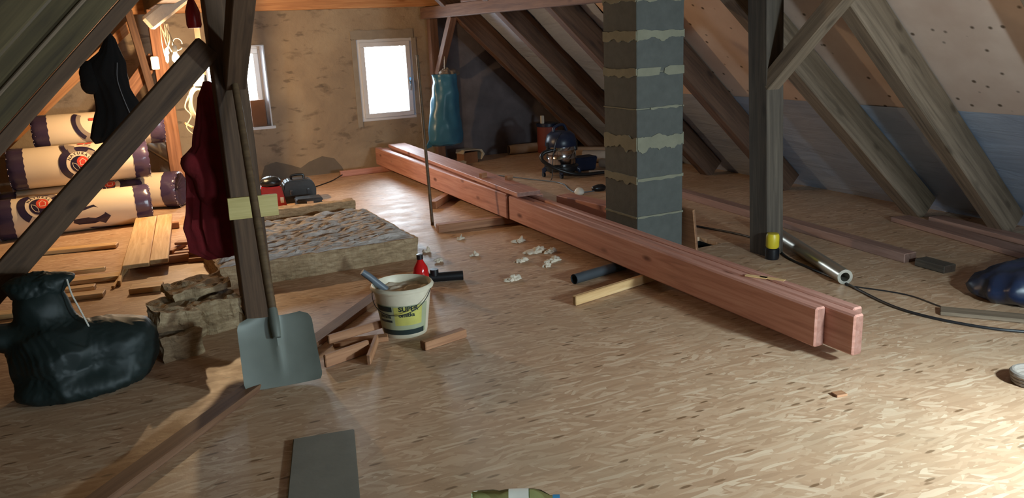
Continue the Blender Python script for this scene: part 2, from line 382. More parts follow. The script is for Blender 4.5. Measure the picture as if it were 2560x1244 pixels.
wb = wall_grid([XL-.2, FILL_WIN[0], FILL_WIN[1], RE+.3], [0, .7, 1.92, 4.0], (FILL_WIN,), Y0-.42).build('wall_front', 'plaster', kind='structure', label='plaster gable wall behind the photographer')
# roof skin
def slab_quad(a, b, c, d, t, nrm):
    n = Vector(nrm).normalized()*t; vs = [Vector(q) for q in (a, b, c, d)]; vs += [v+n for v in vs]
    return vs, [(3, 2, 1, 0), (4, 5, 6, 7), (0, 1, 5, 4), (1, 2, 6, 5), (2, 3, 7, 6), (3, 0, 4, 7)]
ceil = empty('ceiling', (0, 0, 0), kind='structure', label='sloping attic roof lined with foil and sheathing panels')
nR = Vector((RS, 0, 1)).normalized(); nL = Vector((-LS, 0, 1)).normalized()
def rp(x, y, off=0): return Vector((x, y, RS*(RE-x)))+nR*off
def lp(x, y, off=0): return Vector((x, y, LS*x+LZ))+nL*off
MB().add(*slab_quad(rp(XR-.05, Y0, .05), rp(XR-.05, GY+.4, .05), rp(RE+.15, GY+.4, .05), rp(RE+.15, Y0, .05), .1, nR)).build('roof_deck', 'old_timber', ceil)
MB().add(*slab_quad(lp(XR+.05, Y0, .05), lp(XL-.15, Y0, .05), lp(XL-.15, GY+.4, .05), lp(XR+.05, GY+.4, .05), .1, nL)).build('roof_deck', 'old_timber', ceil)
def foil_sheet(fn, x0, x1, y0, y1, mat, seed, amp=.012, nx=26, ny=90):
    vs = []; fs = []
    n = nR if fn is rp else nL
    for i in range(nx+1):
        for j in range(ny+1):
            x = x0+(x1-x0)*i/nx; y = y0+(y1-y0)*j/ny
            w = noise.noise(Vector((x*6, y*1.4, seed)))*amp+noise.noise(Vector((x*15, y*4, seed+9)))*amp*.5
            vs.append(fn(x, y)+n*(w-.006))
    for i in range(nx):
        for j in range(ny): a = i*(ny+1)+j; fs.append((a, a+1, a+ny+2, a+ny+1))
    return MB().add(vs, fs).build('foil_sheet', mat, ceil, smooth=True)
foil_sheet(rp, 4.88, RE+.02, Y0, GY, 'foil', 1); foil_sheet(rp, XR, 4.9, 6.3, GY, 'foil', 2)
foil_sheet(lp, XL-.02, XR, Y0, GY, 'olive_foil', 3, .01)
RYR = [8.78, 7.68, 6.66, 5.6, 4.42, 3.52, 2.46, 1.45, .4, -.7, -1.8]
for i in range(2, len(RYR)-1):
    y1, y0 = RYR[i], RYR[i+1]; y1 = min(y1, 6.3)
    MB().add(*slab_quad(rp(XR+.1, y0+.0, -.004), rp(XR+.1, y1-.004, -.004), rp(4.895, y1-.004, -.004), rp(4.895, y0, -.004), .014, nR)).build('sheathing_panel', 'sheathing', ceil)
# rafters
RD = .215; RE2 = RE-RD*math.sqrt(1+RS*RS)/RS  # underside hits floor
G_R = 'rafters of the right roof slope'
RL = ['rough barky rafter closest to the dark gable corner above the red drum', 'brown rafter on the roof foil coming down towards the vacuum cleaner', 'brown rafter on the roof foil partly hidden by the left side of the chimney', 'brown rafter between the chimney and the right post', 'grey rafter crossing behind the right post down to the floor', 'grey rafter on the sheathing panels, first one past the right post brace', 'grey rafter on the sheathing panels, second one past the right post brace']+['grey rafter on the right slope between the photographer and the work light']*4
for i, y in enumerate(RYR):
    w = .12 if i != 4 else .14
    o = Vector((0, 0, 0)); cR = -RD/2-.012
    a = rp(XR+.12 if i != 4 else 3.64, y-w/2, cR); b = rp(RE-.14, y-w/2-(.2 if i == 4 else 0), cR)
    timber('rafter', a, b, w, RD, 'grey_timber' if 3 < i else 'rafter_wood', up=nR, bevel=.006, label=RL[i], category='rafter', group=G_R if i <= 3 else 'grey rafters of the right roof slope')
def left_rafter(y, s, z0, h, w, mat, x0=-1.75, x1=XR-.2, name='rafter', **kw):  # underside z=s*x+z0
    n = Vector((-s, 0, 1)).normalized()
    a = Vector((x0, y, s*x0+z0))+n*h/2; b = Vector((x1, y, s*x1+z0))+n*h/2
    return timber(name, a, b, w, h, mat, up=n, **kw)
for y in (8.3, 7.5, 6.65, 5.6): left_rafter(y, LS, 1.585, .17, .12, 'rafter_wood', x0=-1.55, label='brown rafter of the left roof slope above the insulation rolls', category='rafter', group='rafters of the left roof slope')
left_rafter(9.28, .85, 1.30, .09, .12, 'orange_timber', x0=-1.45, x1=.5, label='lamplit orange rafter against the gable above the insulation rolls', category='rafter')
left_rafter(3.5, LS, 1.545, .21, .14, 'olive_timber', x0=-1.52, label='dark rafter with a doubling lath under it, on the left slope', category='rafter')
left_rafter(3.5, LS, 1.47, .05, .10, 'old_timber', x0=-1.44, name='doubling_lath', label='dark brown lath nailed under the left rafter', category='lath')
left_rafter(3.42, LS, 1.645, .014, .012, 'grey_timber', x0=-1.5, name='cover_strip', label='thin grey strip along the side of the dark left rafter', category='strip')
left_rafter(2.5, LS, 1.69, .11, .12, 'olive_timber', x0=-1.68, label='dark rafter just in front of the one with the doubling lath', category='rafter', group='near rafters of the left slope')
for y in (1.4, .3, -.8, -1.9): left_rafter(y, LS, 1.72, .085, .12, 'olive_timber', x0=-1.7, label='dark rafter nearest the left eave strip, without lath', category='rafter', group='near rafters of the left slope')
# windows
def window(n, X0, X1, Z0, Z1, yf, label, handle=False):
    r = empty('window_%d' % n, (0, 0, 0), kind='structure', label=label)
    def ring(name, a, b, c, d, w, y0, y1, par):
        m = MB(); m.box(a, b, y0, y1, c, c+w); m.box(a, b, y0, y1, d-w, d); m.box(a, a+w, y0, y1, c+w, d-w); m.box(b-w, b, y0, y1, c+w, d-w)
        return m.build(name, 'white_pvc', par, bevel=.004, seg=1)
    ring('window_frame', X0, X1, Z0, Z1, .05, yf, yf+.07, r)
    sash = ring('sash', X0+.035, X1-.035, Z0+.035, Z1-.035, .055, yf-.02, yf+.05, r)
    MB().box(X0+.09, X1-.09, yf+.012, yf+.018, Z0+.09, Z1-.09).build('pane', 'pane', sash)
    MB().box(X1-.118, X1-.112, yf+.002, yf+.01, Z0+.09, Z1-.09).build('glazing_bar', 'white_pvc', sash)
    if handle:
        hm = MB(); hm.box(X1-.075, X1-.05, yf-.028, yf-.018, .97, 1.04); hm.tube(bez([(X1-.062, yf-.025, 1.0), (X1-.062, yf-.055, 1.0), (X1-.066, yf-.06, .95), (X1-.075, yf-.058, .89)], 5), .009, 8)
        hm.build('window_handle', 'steel', sash, smooth=True)
    return r
window(1, W1[0], W1[1], W1[2]+.02, W1[3], GY+.22, 'white plastic window in a deep reveal beside the post')
window(3, *FILL_WIN, Y0-.2, 'added fill light window in the gable behind the photographer')
window(2, W2[0], W2[1], W2[2], W2[3], GY+.0, 'white plastic window with lever handle in bare plaster', True)
sl = MB().box(W1[0]-.02, W1[1]+.03, GY-.03, GY+.23, W1[2]-.01, W1[2]+.02).build('window_sill', 'white_pvc', bpy.data.objects['window_1'], bevel=.004)
rv = MB(); rv.box(W1[1]-.012, W1[1]+.001, GY-.004, GY+.22, W1[2]+.02, W1[3]); rv.box(W1[0], W1[1]-.012, GY-.004, GY+.22, W1[3]-.012, W1[3]+.001)
rv.build('reveal_lining', 'white_pvc', bpy.data.objects['window_1'])
# ------------------------------------------------------------------ frame timbers
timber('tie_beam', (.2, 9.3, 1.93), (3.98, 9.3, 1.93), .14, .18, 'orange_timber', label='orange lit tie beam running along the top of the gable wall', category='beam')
timber('purlin', (3.66, 9.45, 1.765), (3.66, -2.5, 1.765), .13, .13, 'purlin_wood', label='brown purlin under the right rafters carried by the posts', category='beam')
timber('purlin_plank', (3.6, 8.2, 1.88), (3.6, -2.5, 1.88), .05, .1, 'purlin_wood', label='plank set on top of the right purlin', category='plank')
timber('purlin', (.66, 9.2, 1.93), (.66, -2.5, 1.93), .14, .15, 'old_timber', label='dark purlin under the left rafters', category='beam')
timber('gable_post', (3.71, 9.38, 0), (3.71, 9.38, 1.7), .1, .1, 'purlin_wood', label='brown post standing at the end of the plastered gable', category='post')
timber('gable_brace', (3.72, 9.3, 1.05), (3.7, 8.72, 1.72), .09, .08, 'purlin_wood', up=(1, 0, 0), label='short brace from gable post to purlin above the blue sack', category='brace')
# left post with plywood strip
t = empty('left_post', (.645, 4.5, 0), label='dark brown timber post behind the shovel', category='post')
timber('shaft', (.645, 4.53, 0), (.645, 4.53, 1.86), .16, .15, 'old_timber', t, up=(0, 1, 0))
timber('post_head_brace', (.66, 4.47, 1.33), (.66, 3.55, 2.0), .1, .13, 'old_timber', up=(0, 0, 1), label='dark knee brace rising from the left post to the purlin', category='brace')
timber('diagonal_strut', (.56, 4.5, 1.5), (-.98, 4.5, -.01+.03), .11, .125, 'old_timber', up=(0, 0, 1), label='long dark diagonal strut leaning from the left post to the floor', category='strut')
timber('plywood_strip', (.545, 4.44, .672), (.80, 4.44, .666), .022, .115, 'yellow_ply', up=(0, 0, 1), bevel=.001, label='pale yellow plywood strip nailed across the left post', category='plywood')
# far left post and its strut
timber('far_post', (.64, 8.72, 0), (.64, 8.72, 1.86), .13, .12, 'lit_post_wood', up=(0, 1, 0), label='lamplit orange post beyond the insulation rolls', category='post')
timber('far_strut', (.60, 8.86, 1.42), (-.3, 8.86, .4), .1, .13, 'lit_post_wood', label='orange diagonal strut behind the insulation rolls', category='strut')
timber('knee_brace', (.53, 8.74, 1.05), (.42, 8.74, 1.86), .07, .1, 'rafter_wood', up=(0, 1, 0), label='brown slanted brace left of the lamplit post', category='brace')
o = MB().box(-.035, .035, -.03, .03, -.06, .06).build('junction_box', 'white_plastic', bevel=.006, label='white electrical box on the lamplit post', category='electrical box'); o.location = (.58, 8.64, 1.37)
# right post
t = empty('right_post', (3.88, 4.0, 0), label='grey timber post with knee brace beside the chimney', category='post')
timber('shaft', (3.875, 4.0, 0), (3.79, 4.0, 1.72), .14, .165, 'grey_dark_timber', t, up=(0, 1, 0))
timber('post_head_brace', (3.80, 3.95, 1.12), (3.80, 3.28, 1.74), .1, .1, 'grey_timber', up=(1, 0, 0), label='grey knee brace rising from the right post', category='brace')
# ------------------------------------------------------------------ chimney
ch = empty('chimney', (3.275, 4.56, 0), label='grey concrete block chimney with smeared mortar joints', category='chimney')
CX, CY = .185, .19
zc = [0, .28, .53, .77, .99, 1.22, 1.45, 1.68, 1.91, 2.14, 2.37, 2.6]
def frag(z, zh, side, seed):
    r = random.Random(seed); n = 14; pts = []
    L = CX if side in (0, 2) else CY
    n = 30; nf = lambda k, o: noise.noise(Vector((k*.17, seed*3.7, o)))+.35*noise.noise(Vector((k*.6, seed*2.1, o+4)))
    up_ = [(-L+2*L*k/n, zh*(.5+.22*nf(k, 0))) for k in range(n+1)]; dn = [(-L+2*L*k/n, -zh*(.5+.5*nf(k, 9))) for k in range(n+1)]
    poly = up_[::-1]+dn
    m = Matrix.Rotation(side*math.pi/2, 4, 'Z')
    m = Matrix.Translation((0, 0, z)) @ m
    d = CY if side in (0, 2) else CX
    return poly, -d-.006, -d+.002, m
for i in range(len(zc)-1):
    MB().box(-CX, CX, -CY, CY, zc[i]+.003, zc[i+1]-.003).build('block', 'block', ch, bevel=.004, seg=1)
for i, zh in zip(range(1, len(zc)-1), (.012, .02, .085, .016, .05, .055, .05, .05, .05, .05)):
    m = MB()
    for side in range(4):
        if i == 4 and side != 0: zz = .008
        else: zz = zh
        poly, a, b, mt = frag(zc[i], zz if (i, side) != (2, 3) else .05, side, i*7+side)
        if (i, side) == (4, 0): poly = [(x*.6+.03, z) for x, z in poly]
        if (i, side) == (5, 0):
            # gap in the joint
            poly1 = [(-CX, .02), (-CX+.02, .028), (.0, .027), (-.015, -.02), (-.1, -.024), (-CX, -.022)]; poly2 = [(.03, .02), (.07, .034), (CX, .03), (CX, -.022), (.06, -.026), (.025, -.01)]
            m.prism(poly1, a, b, mt); m.prism(poly2, a, b, mt); continue
        m.prism(poly, a, b, mt)
    m.box(-CX+.004, CX-.004, -CY+.004, CY-.004, zc[i]-.004, zc[i]+.004); m.build('mortar_joint', 'mortar', ch)
timber('leaning_board', (3.505, 4.28, .15), (3.505, 4.62, .15), .02, .3, 'batten_wood', up=(-.12, 0, 1), label='thin board standing on edge against the chimney by the floor hole', category='board')
# ------------------------------------------------------------------ timber stack
GS = 'pink timbers in the long stack'
def stackbeam(x0n, x0f, w, y0, y1, z0n, z0f, h, lab):
    return timber('timber_beam', (x0n+w/2, y0, z0n+h/2), (x0f+w/2, y1, z0f+h/2), w, h, 'pink_timber', bevel=.008, label=lab, category='timber', group=GS)
stackbeam(2.755, 2.80, .058, 2.52, 5.7, .055, .072, .19, 'front pink beam of the long stack, shorter end towards the chimney side'.replace(', shorter end towards the chimney side', ' with dark knots on its side'))
stackbeam(2.79, 2.86, .075, 5.42+.3, 9.3, .072, .072, .2, 'far front pink beam of the long stack reaching the gable')
stackbeam(2.815, 2.945, .058, 2.36, 9.28, .055, .072, .19, 'long middle pink beam of the stack with the most protruding end')
stackbeam(2.877, 3.035, .055, 2.42, 9.25, .055, .072, .195, 'long back pink beam of the stack')
stackbeam(2.96+.03, 3.12, .07, 5.6, 9.2, .072, .072, .19, 'shorter pink beam at the back of the stack near the gable')
timber('top_board', (2.88, 5.5, .30), (3.06, 9.1, .302), .2, .035, 'pink_timber', label='wide thin board lying on top of the far half of the beam stack', category='board')
for (x, y, z) in ((2.87, 6.3, .3175), (2.99, 6.05, .3175)): timber('spacer_block', (x-.03, y, z+.02), (x+.03, y+.02, z+.02), .04, .04, 'batten_wood', label='small wood block lying on top of the beam stack', category='wood block', group='blocks on the beam stack')
o = timber('spacer_block', (3.08, 5.32, .02), (3.13, 5.36, .02), .05, .04, 'batten_wood', label='small dark wedge on the floor behind the beam stack', category='wood block')
for (x, y, l) in ((2.9, 2.95, .12), (2.86, 3.02, .1)): timber('pale_splinter', (x-.02, y+l/2, .251), (x+.03, y-l/2, .251), .03, .006, 'pale_board', bevel=.001, label='pale wood splinter lying on the near end of the beam stack', category='splinter', group='splinters on the beam stack')
# bearers
timber('bearer_batten', (2.24, 3.78, .03), (3.0, 3.94, .03), .03, .055, 'pale_board', label='pale upright batten under the near part of the beam stack', category='batten')
timber('bearer_batten', (2.27, 5.92, .034), (3.2, 5.82, .034), .07, .065, 'batten_wood', label='reddish batten under the middle of the beam stack beside the broomstick', category='batten')
timber('bearer_batten', (2.58, 6.8, .034), (3.2, 7.5, .034), .07, .065, 'batten_wood', label='slanted reddish batten under the beam stack beyond the broomstick', category='batten')
timber('bearer_batten', (2.38, 9.16, .034), (3.25, 9.14, .034), .05, .065, 'pink_timber', label='pink batten under the far end of the beam stack at the gable', category='batten')
mb = MB(); mb.tube([(2.45, 4.13, .032), (3.1, 4.27, .032)], .031, 20, caps=False); mb.tube([(3.1, 4.27, .032), (2.45, 4.13, .032)], .026, 20, caps=False)
mb.build('plastic_pipe', 'grey_wall_pipe', smooth=True, label='dark grey plastic pipe lying under the beam stack', category='pipe')
# loose timbers right
timber('loose_timber', (3.46, 5.98, .075), (3.6, 5.0, .075), .15, .15, 'pink_timber', label='pink timber lying between the beam stack and the chimney', category='timber')
timber('loose_timber', (4.72, 6.9, .03), (4.42, 3.32, .03), .1, .06, 'dull_pink', label='long pink timber lying on the floor behind the right post', category='timber')
timber('wood_offcut', (4.42, 3.25, .025), (4.41, 3.04, .025), .1, .045, 'grey_dark_timber', label='dark offcut lying at the end of the long pink timber', category='offcut')
timber('loose_board', (5.3, 4.1, .02), (4.98, 2.5, .02), .16, .035, 'dull_pink', label='pink board on the floor below the last right rafter', category='board')
timber('loose_board', (5.5, 3.95, .02), (5.25, 2.4, .02), .13, .035, 'dull_pink', label='pink board on the floor closest to the right eave', category='board')
# metal duct
def pipe(name, a, b, r, mat, wall=.004, n=28, **kw):
    m = MB(); m.tube([a, b], r, n, caps=False); m.tube([b, a], r-wall, n, caps=False)
    a, b = Vector(a), Vector(b); d = (b-a).normalized(); u = d.orthogonal().normalized(); v = d.cross(u)
    for p in (a, b):
        vs = [p+(u*math.cos(2*math.pi*k/n)+v*math.sin(2*math.pi*k/n))*q for q in (r, r-wall) for k in range(n)]
        m.add(vs, [(k, (k+1) % n, n+(k+1) % n, n+k) for k in range(n)])
    return m.build(name, mat, smooth=True, **kw)
pipe('metal_duct', (4.32, 4.55, .047), (3.735, 3.22, .047), .045, 'duct_metal', wall=.018, label='shiny metal duct pipe lying beside the right post', category='duct')
# yellow can at post foot
t = empty('tape_reel', (3.80, 3.87, 0), label='yellow tape reel on a black base at the foot of the right post', category='reel')
m = MB().lathe([(.0, 0), (.042, 0), (.045, .01), (.045, .068), (.038, .075), (0, .075)], 24); m.build('base', 'black_plastic', t, smooth=True)
m = MB().lathe([(0, .075), (.036, .075), (.042, .085), (.042, .155), (.036, .17), (.02, .172), (0, .172)], 24); m.build('reel_body', 'yellow_plastic', t, smooth=True)
MB().box(.03, .047, -.02, .02, .09, .15).build('clip', 'black_plastic', t, bevel=.004)
# cables
def cable(name, pts, r, mat, n=10, **kw): return MB().tube(bez(pts, n), r, 8).build(name, mat, smooth=True, **kw)
cable('extension_cable', [(3.84, 5.25, .008), (3.95, 4.95, .008), (4.06, 4.4, .008), (3.98, 4.02, .008), (3.86, 3.76, .008), (3.75, 3.25, .008), (3.62, 2.75, .008), (3.72, 2.35, .008), (3.95, 2.1, .008), (4.2, 1.9, .008)], .0075, 'cable_black', label='black extension cable running past the right post', category='cable')
cable('thin_cable', [(3.72, 3.2, .005), (3.85, 2.9, .005), (3.83, 2.62, .005), (3.95, 2.4, .005)], .004, 'cable_black', label='thin brown cable curling towards the tarp bundle', category='cable')
cable('power_cable', [(3.5, 8.65, .007), (3.68, 8.3, .007), (3.95, 7.6, .007), (4.1, 7.15, .007), (4.0, 6.8, .007), (3.96, 6.62, .007), (4.05, 6.56, .007), (4.16, 6.56, .009)], .006, 'grey_plastic', label='grey power cable on the floor behind the beam stack', category='cable')
blob('cable_plug', [((0, 0, .03), (.06, .035, .028)), ((.06, .01, .025), (.04, .03, .024))], (.02, 0, .03), 'black_plastic', sub=3, floor=0, loc=(4.17, 6.56, 0), label='black cable coupling on the floor near the vacuum cleaner', category='plug')
blob('plastic_cap', [((0, 0, .02), (.045, .04, .03)), ((0, 0, .045), (.022, .02, .02))], (0, 0, .025), 'white_plastic', sub=3, floor=0, loc=(3.95, 6.52, 0), label='white plastic cap lying on the grey cable', category='cap')  # a loose white plastic cap
cable('black_cable', [(1.55, 8.3, .006), (1.9, 8.6, .006), (2.2, 8.9, .006), (2.39, 9.1, .03)], .006, 'cable_black', label='black cord running from the toolboxes to the gable', category='cord')
# tarp and rope at right edge
blob('tarp_bundle', [((0, 0, .1), (.3, .22, .11)), ((.25, -.05, .12), (.25, .2, .13)), ((-.1, .15, .06), (.2, .15, .07))], (.05, 0, .06), 'navy_plastic', sub=5, crumple=.035, cs=7, ridged=True, floor=0, loc=(4.37, 2.45, 0), label='dark blue tarp bundle on the floor by the extension cable', category='tarp')
timber('loose_board', (3.75, 2.62, .012), (4.3, 1.9, .012), .1, .02, 'grey_timber', label='grey board lying in front of the dark blue tarp bundle', category='board')
m = MB()
for k in range(3): m.tube([(.07*math.cos(a*.35+k)*(1+.06*k), .07*math.sin(a*.35+k)*(1+.06*k), .012+.016*k) for a in range(19)], .012, 8)
o = m.build('rope_coil', 'rope', smooth=True, label='small grey-brown coil of rope on the bright floor', category='rope'); o.location = (3.30, 1.86, 0)
timber('wood_chip', (2.53, 2.2, .006), (2.58, 2.19, .006), .04, .01, 'batten_wood', bevel=.002, label='square brown wood chip alone on the open floor', category='wood chip')
# ------------------------------------------------------------------ bucket
t = empty('plaster_bucket', (1.29, 3.93, 0), label='white plastic bucket of plaster with a yellow printed label', category='bucket')
def br(z): return .115+.038*z/.27
prof = [(.0, .004), (.105, .004), (.113, .0), (.116, .012)]+[(br(z), z) for z in (.02, .1, .2, .245)]+[(.162, .247), (.165, .256), (.158, .268), (.154, .27), (.15, .262), (br(.24)-.005, .24), (br(.12)-.005, .12), (0, .12)]
MB().lathe(prof, 48).build('body', 'bucket_plastic', t, smooth=True)
vs = []; fs = []; n = 40
for i in range(13):
    for k in range(n):
        r = .1465*i/12; a = 2*math.pi*k/n; vs.append((r*math.cos(a), r*math.sin(a), .232+(.016*noise.noise(Vector((r*math.cos(a)*28, r*math.sin(a)*28, 2))) if i < 12 else -.0)))
for i in range(12):
    for k in range(n): fs.append((i*n+k, i*n+(k+1) % n, (i+1)*n+(k+1) % n, (i+1)*n+k))
MB().add(vs, fs).build('plaster_filling', 'plaster_mix', t, smooth=True)
A0 = math.radians(-122)   # label centre direction (towards the lens side)
def bw(u, z, off=.0012): a = A0+u/.135; r = br(z)+off; return Vector((r*math.cos(a), r*math.sin(a), z))
def bpatch(name, u0, u1, z0f, z1f, mat, par, off=.0012, n=28):
    vs = []; fs = []
    for k in range(n+1):
        u = u0+(u1-u0)*k/n; 
        for j in range(4): z = z0f(u)+(z1f(u)-z0f(u))*j/3; vs.append(bw(u, z, off))
    for k in range(n):
        for j in range(3): a = k*4+j; fs.append((a, a+4, a+5, a+1))
    return MB().add(vs, fs).build(name, mat, par, smooth=True)
lab = bpatch('label', -.17, .17, lambda u: .022, lambda u: .185, 'label_green', t)
bpatch('label_field', -.02, .13, lambda u: .075, lambda u: .178, 'label_yellow', lab, .0018)
bpatch('label_field', -.13, -.02, lambda u: .06, lambda u: .13, 'label_green', lab, .0018)
bpatch('label_band', -.125, .15, lambda u: .022, lambda u: .05, 'label_dark', lab, .0018)
bpatch('label_bar', -.12, -.035, lambda u: .092, lambda u: .104, 'label_dark', lab, .0024)
bpatch('label_bar', -.13, -.03, lambda u: .152, lambda u: .18, 'label_dark', lab, .0022)
def btext(txt, u, z, size, bold=.0):
    v, f = text_mesh(txt, size, bold); MB().add([bw(u+p.x, z+p.y, .003) for p in v], f).build('lettering', 'label_dark', lab)
btext('SUPER', .055, .166, .036, .0012); btext('Jemná', -.075, .125, .03, .0006); btext('omítka', .045, .133, .03, .001)
m = MB(); m.tube([Vector((.155*math.cos(a), .155*math.sin(a), .25))+Vector((math.cos(A0)*.03, math.sin(A0)*.03, -.1))*(1-((a-A0)/1.5)**2) if abs(a-A0) < 1.5 else Vector((.16*math.cos(a), .16*math.sin(a), .25)) for a in [A0-1.55+3.1*k/24 for k in range(25)]], .0022, 6)
m.build('bail_handle', 'cable_black', t, smooth=True)
o = MB().tube([(0, 0, 0), (.06, .0, .1), (.02+.06, 0, .14)], [.02, .018, .016], 12).build('trowel_handle', 'grey_plastic', smooth=True, label='grey tool handle sticking out of the plaster bucket', category='tool')
o.location = (1.22, 3.99, .225); o.rotation_euler = (0, math.radians(-75), math.radians(-10))
# red bottle and black tee pipe behind bucket
t = empty('red_bottle', (1.62, 4.55, 0), label='shiny red plastic bottle standing behind the bucket', category='bottle')
MB().lathe([(0, 0), (.045, 0), (.048, .01), (.048, .11), (.042, .15), (.022, .185), (.016, .2), (0, .2)], 24).build('body', 'red_gloss', t, smooth=True)
MB().lathe([(0, .2), (.02, .2), (.02, .23), (0, .232)], 16).build('cap', 'black_plastic', t, smooth=True)
t = empty('pipe_tee', (1.79, 4.66, 0), math.radians(-20), label='black plastic pipe tee lying beside the red bottle', category='pipe tee')
MB().tube([(-.13, 0, .031), (.14, 0, .031)], .03, 20).build('run', 'black_plastic', t, smooth=True)
MB().tube([(-.04, 0, .03), (-.04, 0, .085)], [.028, .027], 16).build('branch', 'black_plastic', t, smooth=True)
# offcuts in front
for a, b, w, h, mat, lab in (((.87, 3.9, .05), (1.18, 3.98, .05), .022, .045, 'batten_wood', 'thin offcut strip propped in front of the bucket'),
        ((.90, 3.93, .013), (1.17, 3.86, .013), .06, .025, 'batten_wood', 'flat brown offcut under the thin strip by the bucket'),
        ((.79, 3.66, .035), (1.03, 3.74, .035), .02, .065, 'batten_wood', 'brown offcut standing on edge beside the shovel blade'),
        ((.98, 3.58, .027), (1.1, 3.83, .027), .02, .05, 'batten_wood', 'short offcut on edge in front of the bucket pointing at it'),
        ((1.27, 3.62, .024), (1.52, 3.68, .024), .05, .044, 'batten_wood', 'squared offcut lying right of the bucket')):
    timber('wood_offcut', a, b, w, h, mat, label=lab, category='offcut')
# long reddish-brown strip across the floor passing behind the shovel
timber('floor_strip', (1.5, 4.74, .016), (-.5, 2.56, .016), .085, .03, 'red_brown', label='long reddish strip lying across the floor behind the shovel', category='lath')
# grey sheet
MB().add([(x, y, z) for z in (.0, .012) for x, y in ((.495, 3.0), (.725, 2.955), (.575, 2.36), (.345, 2.44))], [(3, 2, 1, 0), (4, 5, 6, 7), (0, 1, 5, 4), (1, 2, 6, 5), (2, 3, 7, 6), (3, 0, 4, 7)]).build('grey_sheet', 'grey_sheet', bevel=.003, label='grey fibre cement sheet lying flat on the floor', category='sheet')
# green bottle at lower edge
t = empty('plastic_bottle', (.90, 2.20, .036), math.radians(-28), label='crushed clear green plastic bottle lying on the floor', category='bottle')
mt = Matrix.Rotation(math.radians(90), 4, 'Y')
MB().lathe([(.0, .0), (.03, .0), (.034, .015), (.035, .07), (.031, .09), (.035, .11), (.035, .2), (.03, .225), (.012, .255), (.012, .275)], 24, mt).build('body', 'green_pet', t, smooth=True)
MB().lathe([(.0355, .12), (.0358, .185)], 24, mt).build('label', 'white_plastic', t, smooth=True)
MB().lathe([(.014, .262), (.014, .285), (0, .285)], 16, mt).build('cap', 'blue_plastic', t, smooth=True)
# ------------------------------------------------------------------ shovel
b0 = Vector((.575, 3.55, .005)); top = Vector((.655, 4.425, 1.36)); ax = (top-b0).normalized(); sx = Vector((1, -.05, 0)); sx = (sx-ax*sx.dot(ax)).normalized(); nn = sx.cross(ax)
t = empty('shovel', tuple(b0), label='steel shovel with wooden handle leaning on the left post', category='shovel')
vs = []; fs = []; nu, nv = 28, 22; BL = .325
def sp(u, v, off=0):
    half = .172-.006*v/BL
    k = 1.0
    if v > BL-.05: q = (v-(BL-.05))/.05; half -= .05*(1-math.sqrt(max(0, 1-q*q)))
    if v < .02: q = (.02-v)/.02; half -= .012*q
    x = u*half
    cup = .05*(abs(u)**3)+.03*max(0, (v-.2)/(BL-.2))**2
    soc = .016*math.exp(-(x/.018)**2)*min(1, max(0, (v-.03)/.2))
    return sx*x+ax*v-nn*0+nn*(-cup*0)+(-nn)*(-(cup)*.55)*0+nn*(-soc if False else 0)+nn*(cup*.5+soc)+nn*off
sgn = 1 if nn.y < 0 else -1; nn = nn*sgn
for off in (0, -.003):
    for i in range(nu+1):
        for j in range(nv+1): vs.append(sp(-1+2*i/nu, BL*j/nv, off))
N = (nu+1)*(nv+1)
for i in range(nu):
    for j in range(nv):
        a = i*(nv+1)+j; fs += [(a, a+nv+1, a+nv+2, a+1), (N+a, N+a+1, N+a+nv+2, N+a+nv+1)]
for j in range(nv):
    for a, b in ((j, j+1),): fs.append((a, b, N+b, N+a)); c_ = nu*(nv+1); fs.append((c_+b, c_+a, N+c_+a, N+c_+b))
for i in range(nu):
    a = i*(nv+1); fs.append((a+nv+1, a, N+a, N+a+nv+1)); a += nv; fs.append((a, a+nv+1, N+a+nv+1, N+a))
MB().add(vs, fs).build('blade', 'shovel_metal', t, smooth=True)
hl = (top-b0).length
MB().tube([ax*.22+nn*.024, ax*.28+nn*.024, ax*.34+nn*.016, ax*.36+nn*.014], [.018, .023, .023, .022], 16).build('socket', 'shovel_metal', t, smooth=True)
MB().tube([ax*.33+nn*.017, ax*.5+nn*.008, ax*.8, ax*1.2, ax*hl], [.02, .021, .02, .019, .018], 16).build('handle', 'handle_wood', t, smooth=True)
# ------------------------------------------------------------------ bin bag
t = empty('bin_bag', (-.22, 4.12, 0), label='black-green bin bag slumped on the floor beside the strut', category='bag')
blob('sack', [((-.08, .0, .14), (.22, .2, .18)), ((-.13, .06, .32), (.12, .11, .17)), ((.14, .0, .12), (.18, .17, .17)), ((-.31, .05, .27), (.09, .1, .05)), ((-.04, -.14, .05), (.24, .1, .06)), ((.2, .02, .2), (.1, .1, .06))], (-.06, 0, .13), 'bin_bag', t, sub=6, k=.05, crumple=.022, cs=5, ridged=True, floor=0)
blob('neck', [((-.14, .08, .44), (.09, .08, .05)), ((-.12, .09, .495), (.13, .07, .03))], (-.13, .085, .45), 'bin_bag', t, sub=5, crumple=.016, cs=10, ridged=True)
m = MB().tube(bez([(-.01, .02, .5), (.0, -.02, .44), (.02, -.05, .38), (.05, -.08, .28)], 5), .004, 6); m.build('tie_string', 'white_plastic', t, smooth=True)
